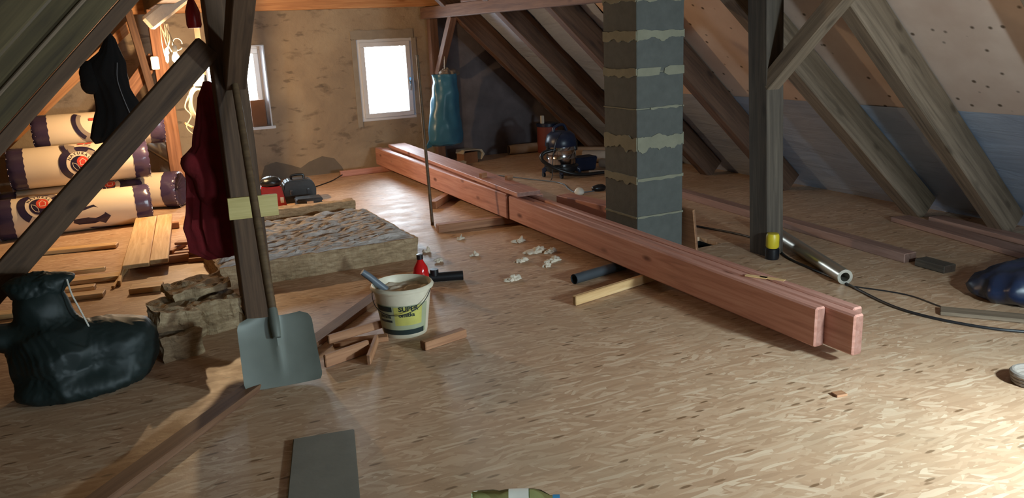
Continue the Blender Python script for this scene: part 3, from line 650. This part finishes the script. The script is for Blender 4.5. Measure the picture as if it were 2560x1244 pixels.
# ------------------------------------------------------------------ mineral wool
t = empty('insulation_slab', (1.2, 5.8, 0), label='large torn mineral wool slab on the floor behind the bucket', category='insulation')
ragged_slab('wool_body', -.66, .67, -.52, .66, 0, .15, 'wool', t, amp=.012, div=.035, seed=1, topamp=.006)
nx, ny = 70, 64; vs = []; fs = []
for i in range(nx+1):
    for j in range(ny+1):
        x = -.655+1.32*i/nx; y = -.515+1.17*j/ny
        w = noise.noise(Vector((x*6, y*24, 3)))*.03+(1-abs(noise.noise(Vector((x*9, y*34, 5))))*2)*.018+.0
        e = min(1, min(i, nx-i, j, ny-j)/3); vs.append((x+.012*noise.noise(Vector((y*12, 0, 0))), y, .146+.016*e+w*e))
for i in range(nx):
    for j in range(ny): a = i*(ny+1)+j; fs.append((a, a+ny+1, a+ny+2, a+1))
MB().add(vs, fs).build('torn_top', 'wool_torn', t)
o = ragged_slab('insulation_strip', -.55, .5, -.06, .06, 0, .225, 'wool', None, amp=.01, div=.03, seed=4, label='narrow mineral wool strip standing behind the large slab', category='insulation'); o.location = (1.3, 6.6, 0); o.rotation_euler = (0, 0, math.radians(-2))
o = ragged_slab('insulation_piece', -.1, .1, -.07, .07, 0, .13, 'wool', None, amp=.02, div=.02, seed=8, label='torn mineral wool lump right beside the bin bag', category='insulation'); o.location = (.2, 4.25, 0); o.rotation_euler = (0, 0, .25)
o = ragged_slab('insulation_piece', -.11, .11, -.06, .06, 0, .1, 'wool', None, amp=.02, div=.02, seed=9, label='torn mineral wool lump topping the one beside the bin bag', category='insulation'); o.location = (.19, 4.28, .135); o.rotation_euler = (0, .2, .35)
o = ragged_slab('insulation_piece', -.22, .2, -.16, .16, 0, .17, 'wool', None, amp=.025, div=.025, seed=11, label='thick mineral wool chunk in front of the left post', category='insulation'); o.location = (.42, 4.62-.16, 0); o.rotation_euler = (0, 0, .2); o.location = (.33, 4.62, 0)
o = ragged_slab('insulation_piece', -.16, .16, -.12, .12, 0, .04, 'wool', None, amp=.02, div=.02, seed=12, label='thin mineral wool flake lying on the thick chunk', category='insulation'); o.location = (.36, 4.75, .185); o.rotation_euler = (.03, -.05, .2)
o = ragged_slab('insulation_piece', -.08, .08, -.05, .05, 0, .05, 'wool_white', None, amp=.02, div=.015, seed=13, label='small mineral wool tuft left of the post on the lit floor', category='insulation'); o.location = (.5, 5.4, 0)
for k, (x, y, q) in enumerate(((2.66, 5.26, .05), (2.62, 4.93, .085), (2.7, 4.86, .045), (2.42, 4.77, .045), (2.6, 4.65, .055), (2.5, 4.56, .03), (2.18, 4.42, .055), (1.98, 5.4, .022), (1.95, 5.1, .024), (2.33, 5.6, .02), (2.22, 5.1, .02))):
    blob('wool_tuft', [((0, 0, .008), (q, q*.5, .012)), ((q*.45, q*.2, .016), (q*.4, q*.3, .018)), ((-q*.5, 0, .006), (q*.5, q*.35, .01))], (0, 0, .01), 'wool_white', None, sub=5, k=.015, crumple=.022, cs=55, floor=0, seed=k, loc=(x, y, 0), label='small white mineral wool tuft on the floor beside the beam stack', category='insulation tuft', group='wool tufts by the beam stack')
# ------------------------------------------------------------------ boards on the floor, left
for a, b, w, h, lab in (((.09, 6.0, .072), (.26, 7.72, .072), .17, .026, 'wide pale board, left one of the pair on the floor before the rolls'),
        ((.24, 6.02, .075), (.412, 7.7, .075), .12, .03, 'wide pale board, right one of the pair on the floor before the rolls'),
        ((.03, 5.6, .02), (.22, 5.56, .02), .12, .035, 'short pale board in front of the pair of wide boards'),
        ((-.52, 7.15, .018), (0.0, 7.03, .018), .1, .03, 'pale board lying parallel to the lowest roll'),
        ((-.40, 6.22, .045), (-.1, 6.17, .045), .05, .03, 'thin offcut on top of the small heap behind the bin bag'),
        ((-.4, 6.08, .017), (-.02, 6.02, .017), .12, .03, 'flat offcut at the bottom of the small heap behind the bin bag'),
        ((-.36, 5.83, .02), (-.17, 5.8, .02), .08, .035, 'short dark offcut in the small heap behind the bin bag'),
        ((-.37, 5.68, .015), (-.12, 5.63, .015), .1, .03, 'offcut at the front of the small heap behind the bin bag'),
        ((-.03, 5.8, .02), (.04, 6.5, .02), .02, .035, 'thin lath on edge left of the wide pale boards'),
        ((-.07, 5.75, .012), (.03, 6.2, .012), .02, .02, 'crooked thin lath beside the wide pale boards'),
        ((-.72, 5.5, .018), (-.5, 5.47, .018), .1, .03, 'offcut lying behind the strut foot and bin bag')):
    timber('loose_board', a, b, w, h, 'pale_board', label=lab, category='board')
timber('bearer_batten', (.05, 6.25, .03), (.45, 6.22, .03), .05, .055, 'batten_wood', label='batten under the near end of the wide pale boards', category='batten')
timber('bearer_batten', (.15, 7.5, .03), (.5, 7.47, .03), .05, .055, 'batten_wood', label='batten under the far end of the wide pale boards', category='batten')
r = random.Random(5)
for k, (a, b, w, h, z) in enumerate((((.3, 6.35), (.62, 6.2), .05, .03, 0), ((.36, 6.3), (.7, 6.22), .06, .03, .032), ((.44, 6.17), (.66, 6.1), .03, .03, 0), ((.33, 6.5), (.6, 6.65), .09, .02, .0), ((.4, 6.55), (.66, 6.42), .08, .02, .064), ((.34, 6.42), (.52, 6.75), .04, .03, .022), ((.5, 6.45), (.72, 6.3), .06, .025, .085))):
    timber('wood_offcut', (a[0], a[1], z+h/2), (b[0], b[1], z+h/2+.004), w, h, 'batten_wood', label='brown offcut in the heap under the red jacket', category='offcut', group='offcut heap under the red jacket')
# ------------------------------------------------------------------ insulation rolls
def roll(y, z, R, x0, x1, rot, lab, emblem=None, seed=0, yaw=0, loc=None):
    """axis along local X; emblem list of (u along axis, angle deg, kind)"""
    L = x1-x0; t = empty('insulation_roll', (((x0+x1)/2, y, z) if loc is None else loc), yaw, label=lab, category='insulation roll', group='insulation rolls stacked at the left eave')
    def sv(u, s, off=0.0):   # u along axis, s arc length up the front (towards lens) from angle rot
        a = s/R; rr = R+off; return Vector((u, -rr*math.cos(a), rr*math.sin(a)))
    n = 48; prof = [(R*.985, -L/2+.02), (R, -L/2+.1), (R*1.005, 0), (R, L/2-.1), (R*.985, L/2-.02)]
    mt = Matrix.Rotation(math.radians(90), 4, 'Y')
    def wav(r, zz, k): return r*(1+.012*math.sin(3*k*2*math.pi/n+seed)+.006*noise.noise(Vector((zz*5, k*.6, seed))))
    vs = []; fs = []; P = [prof[0]]+[(R*(1+.004*math.sin(i*1.3+seed)), -L/2+.1+(L-.2)*i/12) for i in range(13)]+[prof[-1]]
    for (rr, zz) in P:
        for k in range(n): a = 2*math.pi*k/n; q = wav(rr, zz, k); vs.append((zz, q*math.cos(a), q*math.sin(a)))
    for i in range(len(P)-1):
        for k in range(n): fs.append((i*n+k, i*n+(k+1) % n, (i+1)*n+(k+1) % n, (i+1)*n+k))
    MB().add(vs, fs).build('wrapper', 'roll_cream', t, smooth=True)
    for s_ in (-1, 1):
        vs = []; fs = []; Q = [(1.022, .125), (1.025, .06), (1.02, .03), (.99, .008), (.93, -.006), (.8, .0), (.55, .02), (.2, .035), (.02, .038)]
        for i, (q, d) in enumerate(Q):
            for k in range(n):
                a = 2*math.pi*k/n; g = (1+.02*(math.sin(11*a+seed+i)+math.sin(23*a+seed*2+i*2)*.7)*(1 if 2 <= i <= 7 else .25)); w = wav(R*q, s_*(L/2-d), k)*g
                vs.append((s_*(L/2-d+.004*math.sin(17*a+i)), w*math.cos(a), w*math.sin(a)))
        for i in range(len(Q)-1):
            for k in range(n): fs.append((i*n+k, i*n+(k+1) % n, (i+1)*n+(k+1) % n, (i+1)*n+k))
        cap = MB().add(vs, fs).build('end_band', 'roll_violet', t, smooth=True)
        vs = []; fs = []
        rr_ = random.Random(seed+s_)
        m = MB()
        for k in range(34):
            a = rr_.uniform(0, 2*math.pi); q = R*rr_.uniform(.9, 1.01); l = rr_.uniform(.012, .03)
            c = Vector((s_*(L/2-.006), q*math.cos(a), q*math.sin(a))); d = Vector((0, -math.sin(a), math.cos(a)))*.006; e = Vector((s_*.006, -math.cos(a)*l*.5, -math.sin(a)*l*.5)); o_ = Vector((s_*.004, math.cos(a)*.006, math.sin(a)*.006))
            m.add([c-d+o_, c+d+o_, c+e+d*.4+o_, c+e-d*.4+o_, c+o_*2.4], [(0, 1, 4), (1, 2, 4), (2, 3, 4), (3, 0, 4)])
        m.build('film_gathers', 'film', cap)
    def disc(name, u0, s0, f_in, f_out, a0, a1, mat, off, par=t, n=40):
        m = MB(); vs = []; fs = []
        for k in range(n+1):
            a = math.radians(a0+(a1-a0)*k/n)
            for q in range(4): rr = f_in+(f_out-f_in)*q/3; vs.append(sv(u0+rr*math.cos(a), s0+rr*math.sin(a), off))
        for k in range(n):
            for q in range(3): b = k*4+q; fs.append((b, b+4, b+5, b+1))
        return m.add(vs, fs).build(name, mat, par, smooth=True)
    def poly(name, pts, mat, off, par):
        vs = [sv(u, s, off) for u, s in pts]; cu = sum(u for u, s in pts)/len(pts); cs_ = sum(s for u, s in pts)/len(pts); vs.append(sv(cu, cs_, off)); k = len(pts)
        return MB().add(vs, [(i, (i+1) % k, k) for i in range(k)]).build(name, mat, par)
    for (u0, deg, kind) in (emblem or []):
        s0 = R*math.radians(deg)
        if kind == 'badge':
            pr = disc('print_ring', u0, s0, .105, .165, -50, 235, 'roll_dark', .006); disc('print_swirl', u0+.03, s0+.15, .06, .11, 150, 330, 'roll_grey', .0065, pr)
            b = disc('badge', u0, s0, 0, .107, 0, 360, 'roll_cream', .0075, pr); disc('badge_core', u0-.005, s0-.008, 0, .072, 0, 360, 'roll_dark', .0085, pr)
            disc('badge_red', u0+.022, s0+.012, 0, .046, 0, 360, 'print_red', .0095, pr)
            hs = [(-.02, -.022), (.022, -.022), (.022, .006), (.028, .006), (.001, .03), (-.026, .006), (-.02, .006)]
            for k in range(len(hs)):
                (a, b_), (c, d) = hs[k], hs[(k+1) % len(hs)]; q = Vector((c-a, d-b_)); nrm = Vector((-q.y, q.x)).normalized()*.0022
                poly('house_line', [(u0+.022+a+nrm.x, s0+.01+b_+nrm.y), (u0+.022+c+nrm.x, s0+.01+d+nrm.y), (u0+.022+c-nrm.x, s0+.01+d-nrm.y), (u0+.022+a-nrm.x, s0+.01+b_-nrm.y)], 'roll_cream', .0105, pr)
            lf = [(-.06, .01), (-.03, -.002), (-.012, -.03), (-.008, -.06), (-.035, -.052), (-.055, -.025)]
            for k in range(len(lf)):
                (a, b_), (c, d) = lf[k], lf[(k+1) % len(lf)]; q = Vector((c-a, d-b_)); nrm = Vector((-q.y, q.x)).normalized()*.002
                poly('leaf_line', [(u0+a+nrm.x, s0+b_+nrm.y), (u0+c+nrm.x, s0+d+nrm.y), (u0+c-nrm.x, s0+d-nrm.y), (u0+a-nrm.x, s0+b_-nrm.y)], 'roll_cream', .0105, pr)
            for k, chh in enumerate('NATURAL'):
                ang = math.radians(150-20*k); v, f = text_mesh(chh, .034, .0006); ca, sa = math.cos(ang-math.pi/2), math.sin(ang-math.pi/2)
                MB().add([sv(u0+.088*math.cos(ang)+p.x*ca-p.y*sa, s0+.088*math.sin(ang)+p.x*sa+p.y*ca, .0095) for p in v], f).build('lettering', 'print_ink', pr)
        if kind == 'circle':
            pr = disc('print_ring', u0, s0, .13, .2, 150, 330, 'roll_grey', .006); disc('print_edge', u0, s0, .165, .2, 150, 235, 'roll_dark', .007, pr)
            for k in range(2): poly('red_print', [(u0-.06+.06*k, s0+.0), (u0-.008+.06*k, s0+.0), (u0-.008+.06*k, s0+.026), (u0-.06+.06*k, s0+.026)], 'print_red', .007, pr)
            for k in range(2): poly('ink_print', [(u0-.03+.02*k, s0-.03-.02*k), (u0+.02+.02*k, s0-.02-.02*k), (u0+.02+.02*k, s0-.012-.02*k)], 'print_ink', .007, pr)
        if kind == 'arrow': poly('print_arrow', [(u0-.14, s0+.05), (u0+.02, s0+.08), (u0+.14, s0-.03), (u0+.09, s0-.1), (u0+.2, s0-.2), (u0-.02, s0-.16), (u0-.15, s0-.06)], 'roll_dark', .006, t)
    return t
roll(7.93, .172, .165, -.86, .32, 0, 'insulation roll lowest in front of the pile', [(-.26, 40, 'badge'), (.12, -5, 'arrow')], 1)
roll(8.28, .178, .172, -.84, .28, 0, 'insulation roll on the floor just behind the lowest front one', [(.28, 60, 'badge')], 2)
roll(0, 0, .168, -.5, .5, 0, 'insulation roll turned aside with its end nearest the lamplit post', [], 3, math.radians(-26), (.18, 8.71, .175))
roll(8.24, .54, .175, -.73, .37, 0, 'big insulation roll in the middle of the pile with a red badge', [(.0, 8, 'badge'), (.06, 75, 'circle')], 4)
roll(8.55, .80, .165, -.52, .56, 0, 'insulation roll on top of the pile beside the black jacket', [(-.02, 35, 'circle'), (.1, -25, 'badge')], 5)
pipe('metal_duct', (.05, 9.05, .93), (1.0, 9.2, .1), .075, 'duct_metal', label='grey flexible duct slanting behind the insulation rolls', category='duct')
# ------------------------------------------------------------------ clothes
t = empty('black_jacket', (.14, 6.5, .9), label='black jacket hanging from the left rafter', category='jacket')
J = [(.88, .02, 0, .05, .04, .1), (.92, .07, 0, .12, .07, .1), (1.0, .13, 0, .15, .08, .1), (1.1, .15, 0, .135, .085, .08), (1.25, .13, 0, .11, .085, .06), (1.35, .1, 0, .14, .09, .05), (1.42, .12, 0, .12, .09, .05), (1.5, .16, 0, .07, .07, .05), (1.58, .17, 0, .035, .04, .05), (1.63, .17, 0, .01, .01, 0)]
loft('body', interp([(z-.9, x-.14, y, a, b, f) for z, x, y, a, b, f in J], 6), 'black_cloth', t, n=64, fk=5, nz=.012, seed=2)
blob('sleeve', [((-.13, -.02, .45), (.07, .06, .1)), ((-.14, -.02, .37), (.05, .05, .05))], (-.13, -.02, .42), 'black_cloth', t, sub=4, crumple=.01)
m = MB(); m.tube(bez([(.05, -.095, .52), (.035, -.1, .4), (.06, -.1, .25), (.1, -.1, .1)], 8), .0022, 6); m.build('piping', 'piping', t, smooth=True)
t = empty('red_jacket', (.5, 4.72, .4), label='dark red jacket hanging behind the left post', category='jacket')
J = [(.36, .53, 0, .09, .05, .1), (.42, .49, 0, .13, .07, .12), (.55, .48, 0, .135, .075, .12), (.7, .50, 0, .12, .075, .1), (.85, .51, 0, .115, .08, .08), (.93, .5, 0, .12, .08, .06), (.99, .53, 0, .09, .075, .06), (1.1, .54, 0, .07, .07, .06), (1.24, .55, 0, .05, .05, .05), (1.32, .56, 0, .02, .02, 0)]
loft('body', interp([(z-.4, x-.5, y, a, b, f) for z, x, y, a, b, f in J], 6), 'red_cloth', t, n=64, fk=6, nz=.01, seed=5)
blob('sleeve', [((-.08, -.03, .5), (.06, .06, .06)), ((-.02, -.06, .38), (.06, .05, .12))], (-.05, -.04, .45), 'red_cloth', t, sub=4, crumple=.01)
# ------------------------------------------------------------------ lamp, cable bundle and things on the far left post
BP = Vector((.68, 7.62, 1.425))
t = empty('bare_bulb', tuple(BP), label='glowing bare light bulb hanging from white wires', category='light bulb')
MB().lathe([(0, -.045), (.018, -.042), (.03, -.025), (.032, -.008), (.026, .012), (.015, .03), (.013, .045)], 20).build('glass', 'bulb_glow', t, smooth=True)
MB().lathe([(.015, .04), (.019, .045), (.019, .09), (.008, .1), (0, .1)], 16).build('socket', 'white_plastic', t, smooth=True)
MB().tube(bez([(0, 0, .1), (-.02, .05, .2), (-.05, .1, .3), (-.03, .2, .42)], 6), .004, 6).build('flex', 'cable_white', t, smooth=True)
l = bpy.data.lights.new('bulb_light', 'POINT'); l.energy = BULB_W; l.color = (1, .67, .36); l.shadow_soft_size = .034
lo = bpy.data.objects.new('bulb_light', l); C.objects.link(lo); lo.parent = t; lo.location = (0, 0, -.06)
t = empty('wire_bundle', (.62, 7.75, 1.4), label='hank of white wires hanging beside the bulb', category='wires')
for k in range(7):
    r = random.Random(k); MB().tube(bez([(r.uniform(-.03, .05), .02, .3), (r.uniform(-.03, .04), r.uniform(-.02, .02), .15), (r.uniform(-.02, .05), 0, r.uniform(-.02, .1))], 6), .004, 6).build('wire', 'cable_white', t, smooth=True)
blob('white_sleeve', [((0, 0, .04), (.018, .018, .07))], (0, 0, .04), 'white_plastic', t, sub=3)
MB().tube([(.1+.04*math.cos(a*.4), 0, .13+.05*math.sin(a*.4)) for a in range(15)], .004, 6).build('wire_loop', 'cable_white', t, smooth=True)
t = timber('wrapped_beam', (.50, 7.7, 1.70), (.92, 7.7, 2.0), .14, .13, 'wool_white', label='pale insulation-wrapped beam glowing above the bulb', category='beam', bevel=.02)
t = empty('red_flask', (.5, 4.42, 1.62), label='dark red flask hanging on the left post', category='flask')
MB().lathe([(0, -.03), (.03, -.03), (.036, -.015), (.034, .05), (.02, .09), (.012, .11), (0, .11)], 20).build('body', 'red_plastic', t, smooth=True)
MB().lathe([(0, .11), (.014, .11), (.014, .19), (0, .19)], 14).build('neck', 'black_plastic', t, smooth=True)
# coil of white cable with clutter between post and strut (on a small shelf board)
t = empty('cable_coil', (.86, 8.0, 1.0), label='coil of white cable hanging between strut and left post', category='cable coil')
for k in range(5): MB().tube([(.07*math.cos(a*.27)*(1+.07*k), -.02+.012*k, .13*math.sin(a*.27)*(1+.05*k)) for a in range(24)], .009, 8).build('cable_turn', 'cable_white', t, smooth=True)
cable('hanging_cable', [(.77, 7.98, 1.08), (.73, 7.98, .98), (.77, 7.98, .9), (.72, 7.98, .8), (.80, 7.98, .7)], .006, 'cable_white', label='wavy white cord hanging left of the cable coil', category='cord')
t = timber('shelf_plank', (.72, 8.1, .83), (1.05, 8.1, .6), .1, .02, 'pale_board', label='slanted pale plank below the cable coil', category='plank')
o = ragged_slab('paper_wrapper', -.05, .05, -.03, .03, 0, .09, 'white_plastic', None, amp=.02, div=.02, seed=21, label='crumpled white wrapper above the cable coil', category='wrapper'); o.location = (.88, 8.0, 1.16)
# hook for coil: a vertical lath
timber('hanging_lath', (.93, 8.06, 0), (.93, 8.06, 1.86), .05, .03, 'grey_timber', up=(0, 1, 0), label='thin grey upright lath behind the cable coil', category='lath')
t = empty('blue_bottle', (.70, 8.12, 0), label='tall blue bottle with white sprayer beside the rolls', category='bottle')
MB().lathe([(0, 0), (.05, 0), (.052, .01), (.05, .25), (.042, .36), (.03, .41), (.022, .43), (0, .43)], 20).build('body', 'blue_liquid', t, smooth=True)
MB().lathe([(0, .43), (.024, .43), (.024, .47), (.034, .48), (.034, .51), (0, .515)], 16).build('sprayer', 'white_plastic', t, smooth=True)
t = empty('hand_saw', (.72, 8.0-.35, 0), math.radians(20), label='pale handled saw lying beside the blue bottle', category='saw')
m = MB().prism([(-.1, 0), (-.085, 0), (-.07, .05), (.0, .09), (.06, .1), (.08, .07), (.08, .0), (.11, .0), (.11, .12), (.06, .14), (-.02, .12), (-.09, .07)], -.012, .012); m.build('handle', 'pale_card', t, bevel=.004)
MB().box(.02, .16, -.002, .002, .1, .16).build('grip', 'orange_plastic', t, bevel=.0005)
# ------------------------------------------------------------------ toolboxes by the gable
t = empty('red_toolbox', (1.34, 7.66, 0), math.radians(-8), label='tall red toolbox with black top behind the plywood strip', category='toolbox')
mt = Matrix.Rotation(math.radians(-6), 4, 'Y')
m = MB().prism([(-.1, 0), (.13, 0), (.085, .24), (-.1, .24)], -.1, .1); m.build('body', 'red_plastic', t, bevel=.01)
blob('lid', [((0, 0, .27), (.1, .09, .06))], (0, 0, .27), 'black_plastic', t, sub=4); MB().box(.065, .095, -.106, -.098, .09, .14).build('badge', 'white_plastic', t)
MB().tube([(-.1, -.03, .24), (-.12, -.03, .36), (-.13, -.03, .4)], .007, 8).build('antenna_rod', 'steel', t, smooth=True)
t = empty('black_toolbox', (1.66, 8.02, 0), math.radians(-6), label='black toolbox with rounded lid and silver latches', category='toolbox')
m = MB().prism([(-.15, 0), (.15, 0), (.16, .12), (.14, .19), (.1, .22), (-.1, .22), (-.14, .19), (-.16, .12)], -.1, .1); m.build('body', 'black_plastic', t, bevel=.012)
for x in (-.08, .08): MB().box(x-.012, x+.012, -.112, -.1, .08, .13).build('latch', 'steel', t, bevel=.002)
MB().tube(bez([(-.06, 0, .22), (-.05, 0, .255), (.05, 0, .255), (.06, 0, .22)], 6), .012, 8).build('handle', 'black_plastic', t, smooth=True)
t = empty('small_case', (1.66, 7.62, 0), math.radians(-5), label='small flat black case in front of the black toolbox', category='case')
MB().box(-.12, .12, -.09, .09, 0, .06).build('body', 'black_plastic', t, bevel=.008); MB().box(-.12, .12, -.09, .09, .062, .1).build('lid', 'black_plastic', t, bevel=.01); MB().box(-.03, .03, -.096, -.088, .045, .075).build('latch', 'steel', t)
t = empty('power_drill', (1.41, 7.97, 0), label='dark power tool standing between the toolboxes', category='power tool')
blob('body', [((0, 0, .1), (.05, .06, .1)), ((.02, -.02, .2), (.06, .05, .05))], (0, 0, .12), 'grey_plastic', t, sub=4, crumple=.008, cs=20, floor=0)
o = MB().box(-.08, .08, -.07, .07, 0, .29).build('cardboard_box', 'cardboard', bevel=.002, label='brown cardboard box on the window sill beside the post', category='box'); o.location = (1.62, GY+.1, W1[2]+.02); o.rotation_euler = (0, 0, .15)
# ------------------------------------------------------------------ blue sack, broomstick, boxes
t = empty('blue_sack', (3.62, 9.05, .2), label='blue plastic sack hanging from the gable post brace', category='sack')
J = [(.25, 3.67, 0, .17, .09, .015), (.27, 3.66, 0, .205, .12, .02), (.30, 3.655, 0, .215, .13, .02), (.45, 3.655, 0, .2, .14, .02), (.65, 3.67, 0, .18, .13, .025), (.85, 3.69, 0, .16, .12, .03), (.98, 3.70, 0, .145, .1, .05), (1.04, 3.70, 0, .15, .09, .07), (1.07, 3.70, 0, .155, .09, .09)]
loft('bag', interp([(z-.2, x-3.62, y, a, b, f) for z, x, y, a, b, f in J], 6), 'blue_plastic', t, n=64, fk=3, nz=.014, seed=9)
blob('contents', [((.1, 0, .88), (.09, .07, .05)), ((.19, 0, .87), (.08, .04, .03))], (.12, 0, .87), 'rope', t, sub=4, crumple=.03, cs=30)
m = MB().prism([(-.24, .02), (-.17, .14), (-.12, .16), (-.15, .05)], -.02, .0); m.build('torn_flap', 'blue_plastic', t)
MB().tube([(.07, 0, .84), (.08, 0, .98), (.085, 0, 1.07)], .006, 6).build('hanging_cord', 'cable_white', t, smooth=True)
MB().tube([(2.335, 6.19, 0), (2.36, 6.3, .7), (2.385, 6.4, 1.36)], [.013, .013, .012], 12).build('broomstick', 'handle_wood', smooth=True, label='thin wooden broomstick standing upright by the beam stack', category='stick')
t = empty('cardboard_carton', (3.95, 9.12, 0), math.radians(10), label='small open cardboard carton under the blue sack', category='box')
MB().box(-.1, .1, -.08, .08, 0, .13).build('body', 'cardboard', t, bevel=.002)
m = MB().prism([(-.115, .12), (-.1, .165), (.08, .16), (.16, .15), (.2, .09), (.15, .03), (.17, .1), (.14, .135), (.08, .15), (-.09, .155), (-.105, .12)], -.09, .08); m.build('flap', 'pale_card', t)
o = ragged_slab('rubble_piece', -.08, .08, -.05, .05, 0, .06, 'pale_card', None, amp=.01, div=.03, seed=31, label='pale crumpled card beside the open carton', category='card'); o.location = (3.74, 8.9, 0)
# ------------------------------------------------------------------ vacuum cleaner corner
t = empty('vacuum_cleaner', (4.36, 7.55, 0), label='steel drum vacuum cleaner with dark blue head', category='vacuum cleaner')
MB().lathe([(0, .06), (.17, .06), (.185, .07), (.185, .11), (.165, .125), (0, .125)], 32).build('chassis', 'black_plastic', t, smooth=True)
MB().lathe([(.15, .12), (.158, .13), (.158, .19), (.162, .195), (.158, .2), (.158, .28), (.162, .285), (.158, .29), (.155, .33), (0, .33)], 36).build('drum', 'steel', t, smooth=True)
hd = MB().lathe([(.165, .32), (.17, .335), (.165, .38), (.145, .44), (.1, .475), (0, .48)], 32).build('motor_head', 'navy_plastic', t, smooth=True)
MB().tube(bez([(-.09, 0, .45), (-.07, 0, .52), (.03, 0, .54), (.08, 0, .46)], 6), .016, 10).build('carry_handle', 'navy_plastic', hd, smooth=True)
for k in range(5):
    a = 2*math.pi*k/5+.4; x, y = .2*math.cos(a), .2*math.sin(a)
    c = MB(); c.tube([(x*.8, y*.8, .09), (x, y, .07), (x, y, .045)], [.03, .026, .018], 10); f_ = c.build('foot', 'navy_plastic', t, smooth=True)
    MB().tube([(x-.012, y, .025), (x+.012, y, .025)], .024, 14).build('caster', 'black_plastic', f_, smooth=True)
for s_ in (-1, 1): MB().box(-.02, .02, -.012, .012, .27, .37, Matrix.Translation((.162*math.cos(-1.9+s_*1.2), .162*math.sin(-1.9+s_*1.2), 0)) @ Matrix.Rotation(-1.9+s_*1.2+math.pi/2, 4, 'Z')).build('clamp', 'black_plastic', t, bevel=.004)
MB().tube(bez([(-.12, -.09, .3), (-.24, -.05, .27), (-.27, -.07, .2), (-.18, -.17, .12), (-.02, -.24, .055), (.15, -.26, .03), (.4, -.3, .03), (.75, -.38, .03)], 8), .02, 12).build('hose', 'black_plastic', t, smooth=True)
MB().tube(bez([(-.05, -.1, .47), (-.14, -.14, .38), (-.19, -.15, .2), (-.22, -.18, .04), (-.26, -.22, .006)], 6), .004, 6).build('mains_lead', 'cable_black', t, smooth=True)
pipe('vacuum_tube', (4.62, 7.42, .022), (5.35, 6.95, .022), .02, 'steel', label='steel vacuum tube lying on the floor beside the vacuum', category='tube')
for a, b, r, mat, lab in (((4.62, 9.33, .065), (5.1, 9.28, .065), .06, 'card_tube', 'brown cardboard tube lying at the foot of the gable'),
        ((4.8, 8.65, .08), (5.45, 8.0, .08), .075, 'card_tube', 'wide brown tube behind the vacuum cleaner'),
        ((5.0, 8.15, .075), (5.36, 7.8, .075), .07, 'pvc_grey', 'grey plastic tube with open end right of the vacuum cleaner'),
        ((4.95, 7.7, .055), (5.25, 7.15, .055), .05, 'card_tube', 'thin brown tube in front of the grey tube')):
    pipe('tube', a, b, r, mat, wall=.006, label=lab, category='tube')
o = MB().prism([(-.12, 0), (.12, 0), (.15, .15), (-.13, .15)], -.09, .09).build('dark_crate', 'navy_plastic', bevel=.01, label='dark blue-green crate beside the vacuum cleaner', category='crate'); o.location = (4.72, 7.72, 0)
t = empty('red_drum', (5.12, 9.2, 0), label='red-brown drum with blue rim in the far right corner', category='drum')
MB().lathe([(0, 0), (.13, 0), (.135, .02), (.135, .34), (0, .34)], 28).build('body', 'drum_red', t, smooth=True); MB().lathe([(.135, .33), (.142, .335), (.142, .37), (.13, .375), (0, .375)], 28).build('rim', 'navy_plastic', t, smooth=True)
o = MB().box(-.02, .02, -.02, .02, 0, .1).build('white_block', 'white_plastic', bevel=.004, label='small white block standing on the red-brown drum', category='block'); o.location = (5.02, 9.15, .376)
# ------------------------------------------------------------------ work light outside the frame
WP = Vector((3.05, .75, .95))
t = empty('work_light', (WP.x, WP.y, 0), label='white floodlight on a tripod outside the right edge of view', category='work light')
for k in range(3): a = 2*math.pi*k/3; MB().tube([(.28*math.cos(a), .28*math.sin(a), .01), (0, 0, .5)], .012, 8).build('tripod_leg', 'black_plastic', t, smooth=True)
MB().tube([(0, 0, .45), (0, 0, .86)], .014, 10).build('mast', 'black_plastic', t, smooth=True)
hd = MB().box(-.11, .11, -.03, .03, -.08, .08).build('lamp_head', 'yellow_plastic', t, bevel=.01)
dirv = (Vector((2.0, 2.6, .15))-WP).normalized(); q = dirv.to_track_quat('Y', 'Z'); hd.rotation_mode = 'QUATERNION'; hd.rotation_quaternion = q; hd.location = (0, 0, .95)
MB().box(-.095, .095, .03, .034, -.065, .065).build('lens', 'led_glow', hd)
l = bpy.data.lights.new('work_lamp', 'AREA'); l.shape = 'RECTANGLE'; l.size = .19; l.size_y = .13; l.energy = WORK_W; l.color = (.72, .93, 1)
lo = bpy.data.objects.new('work_lamp', l); C.objects.link(lo); lo.location = WP+dirv*.04; lo.rotation_mode = 'QUATERNION'; lo.rotation_quaternion = dirv.to_track_quat('-Z', 'Y')
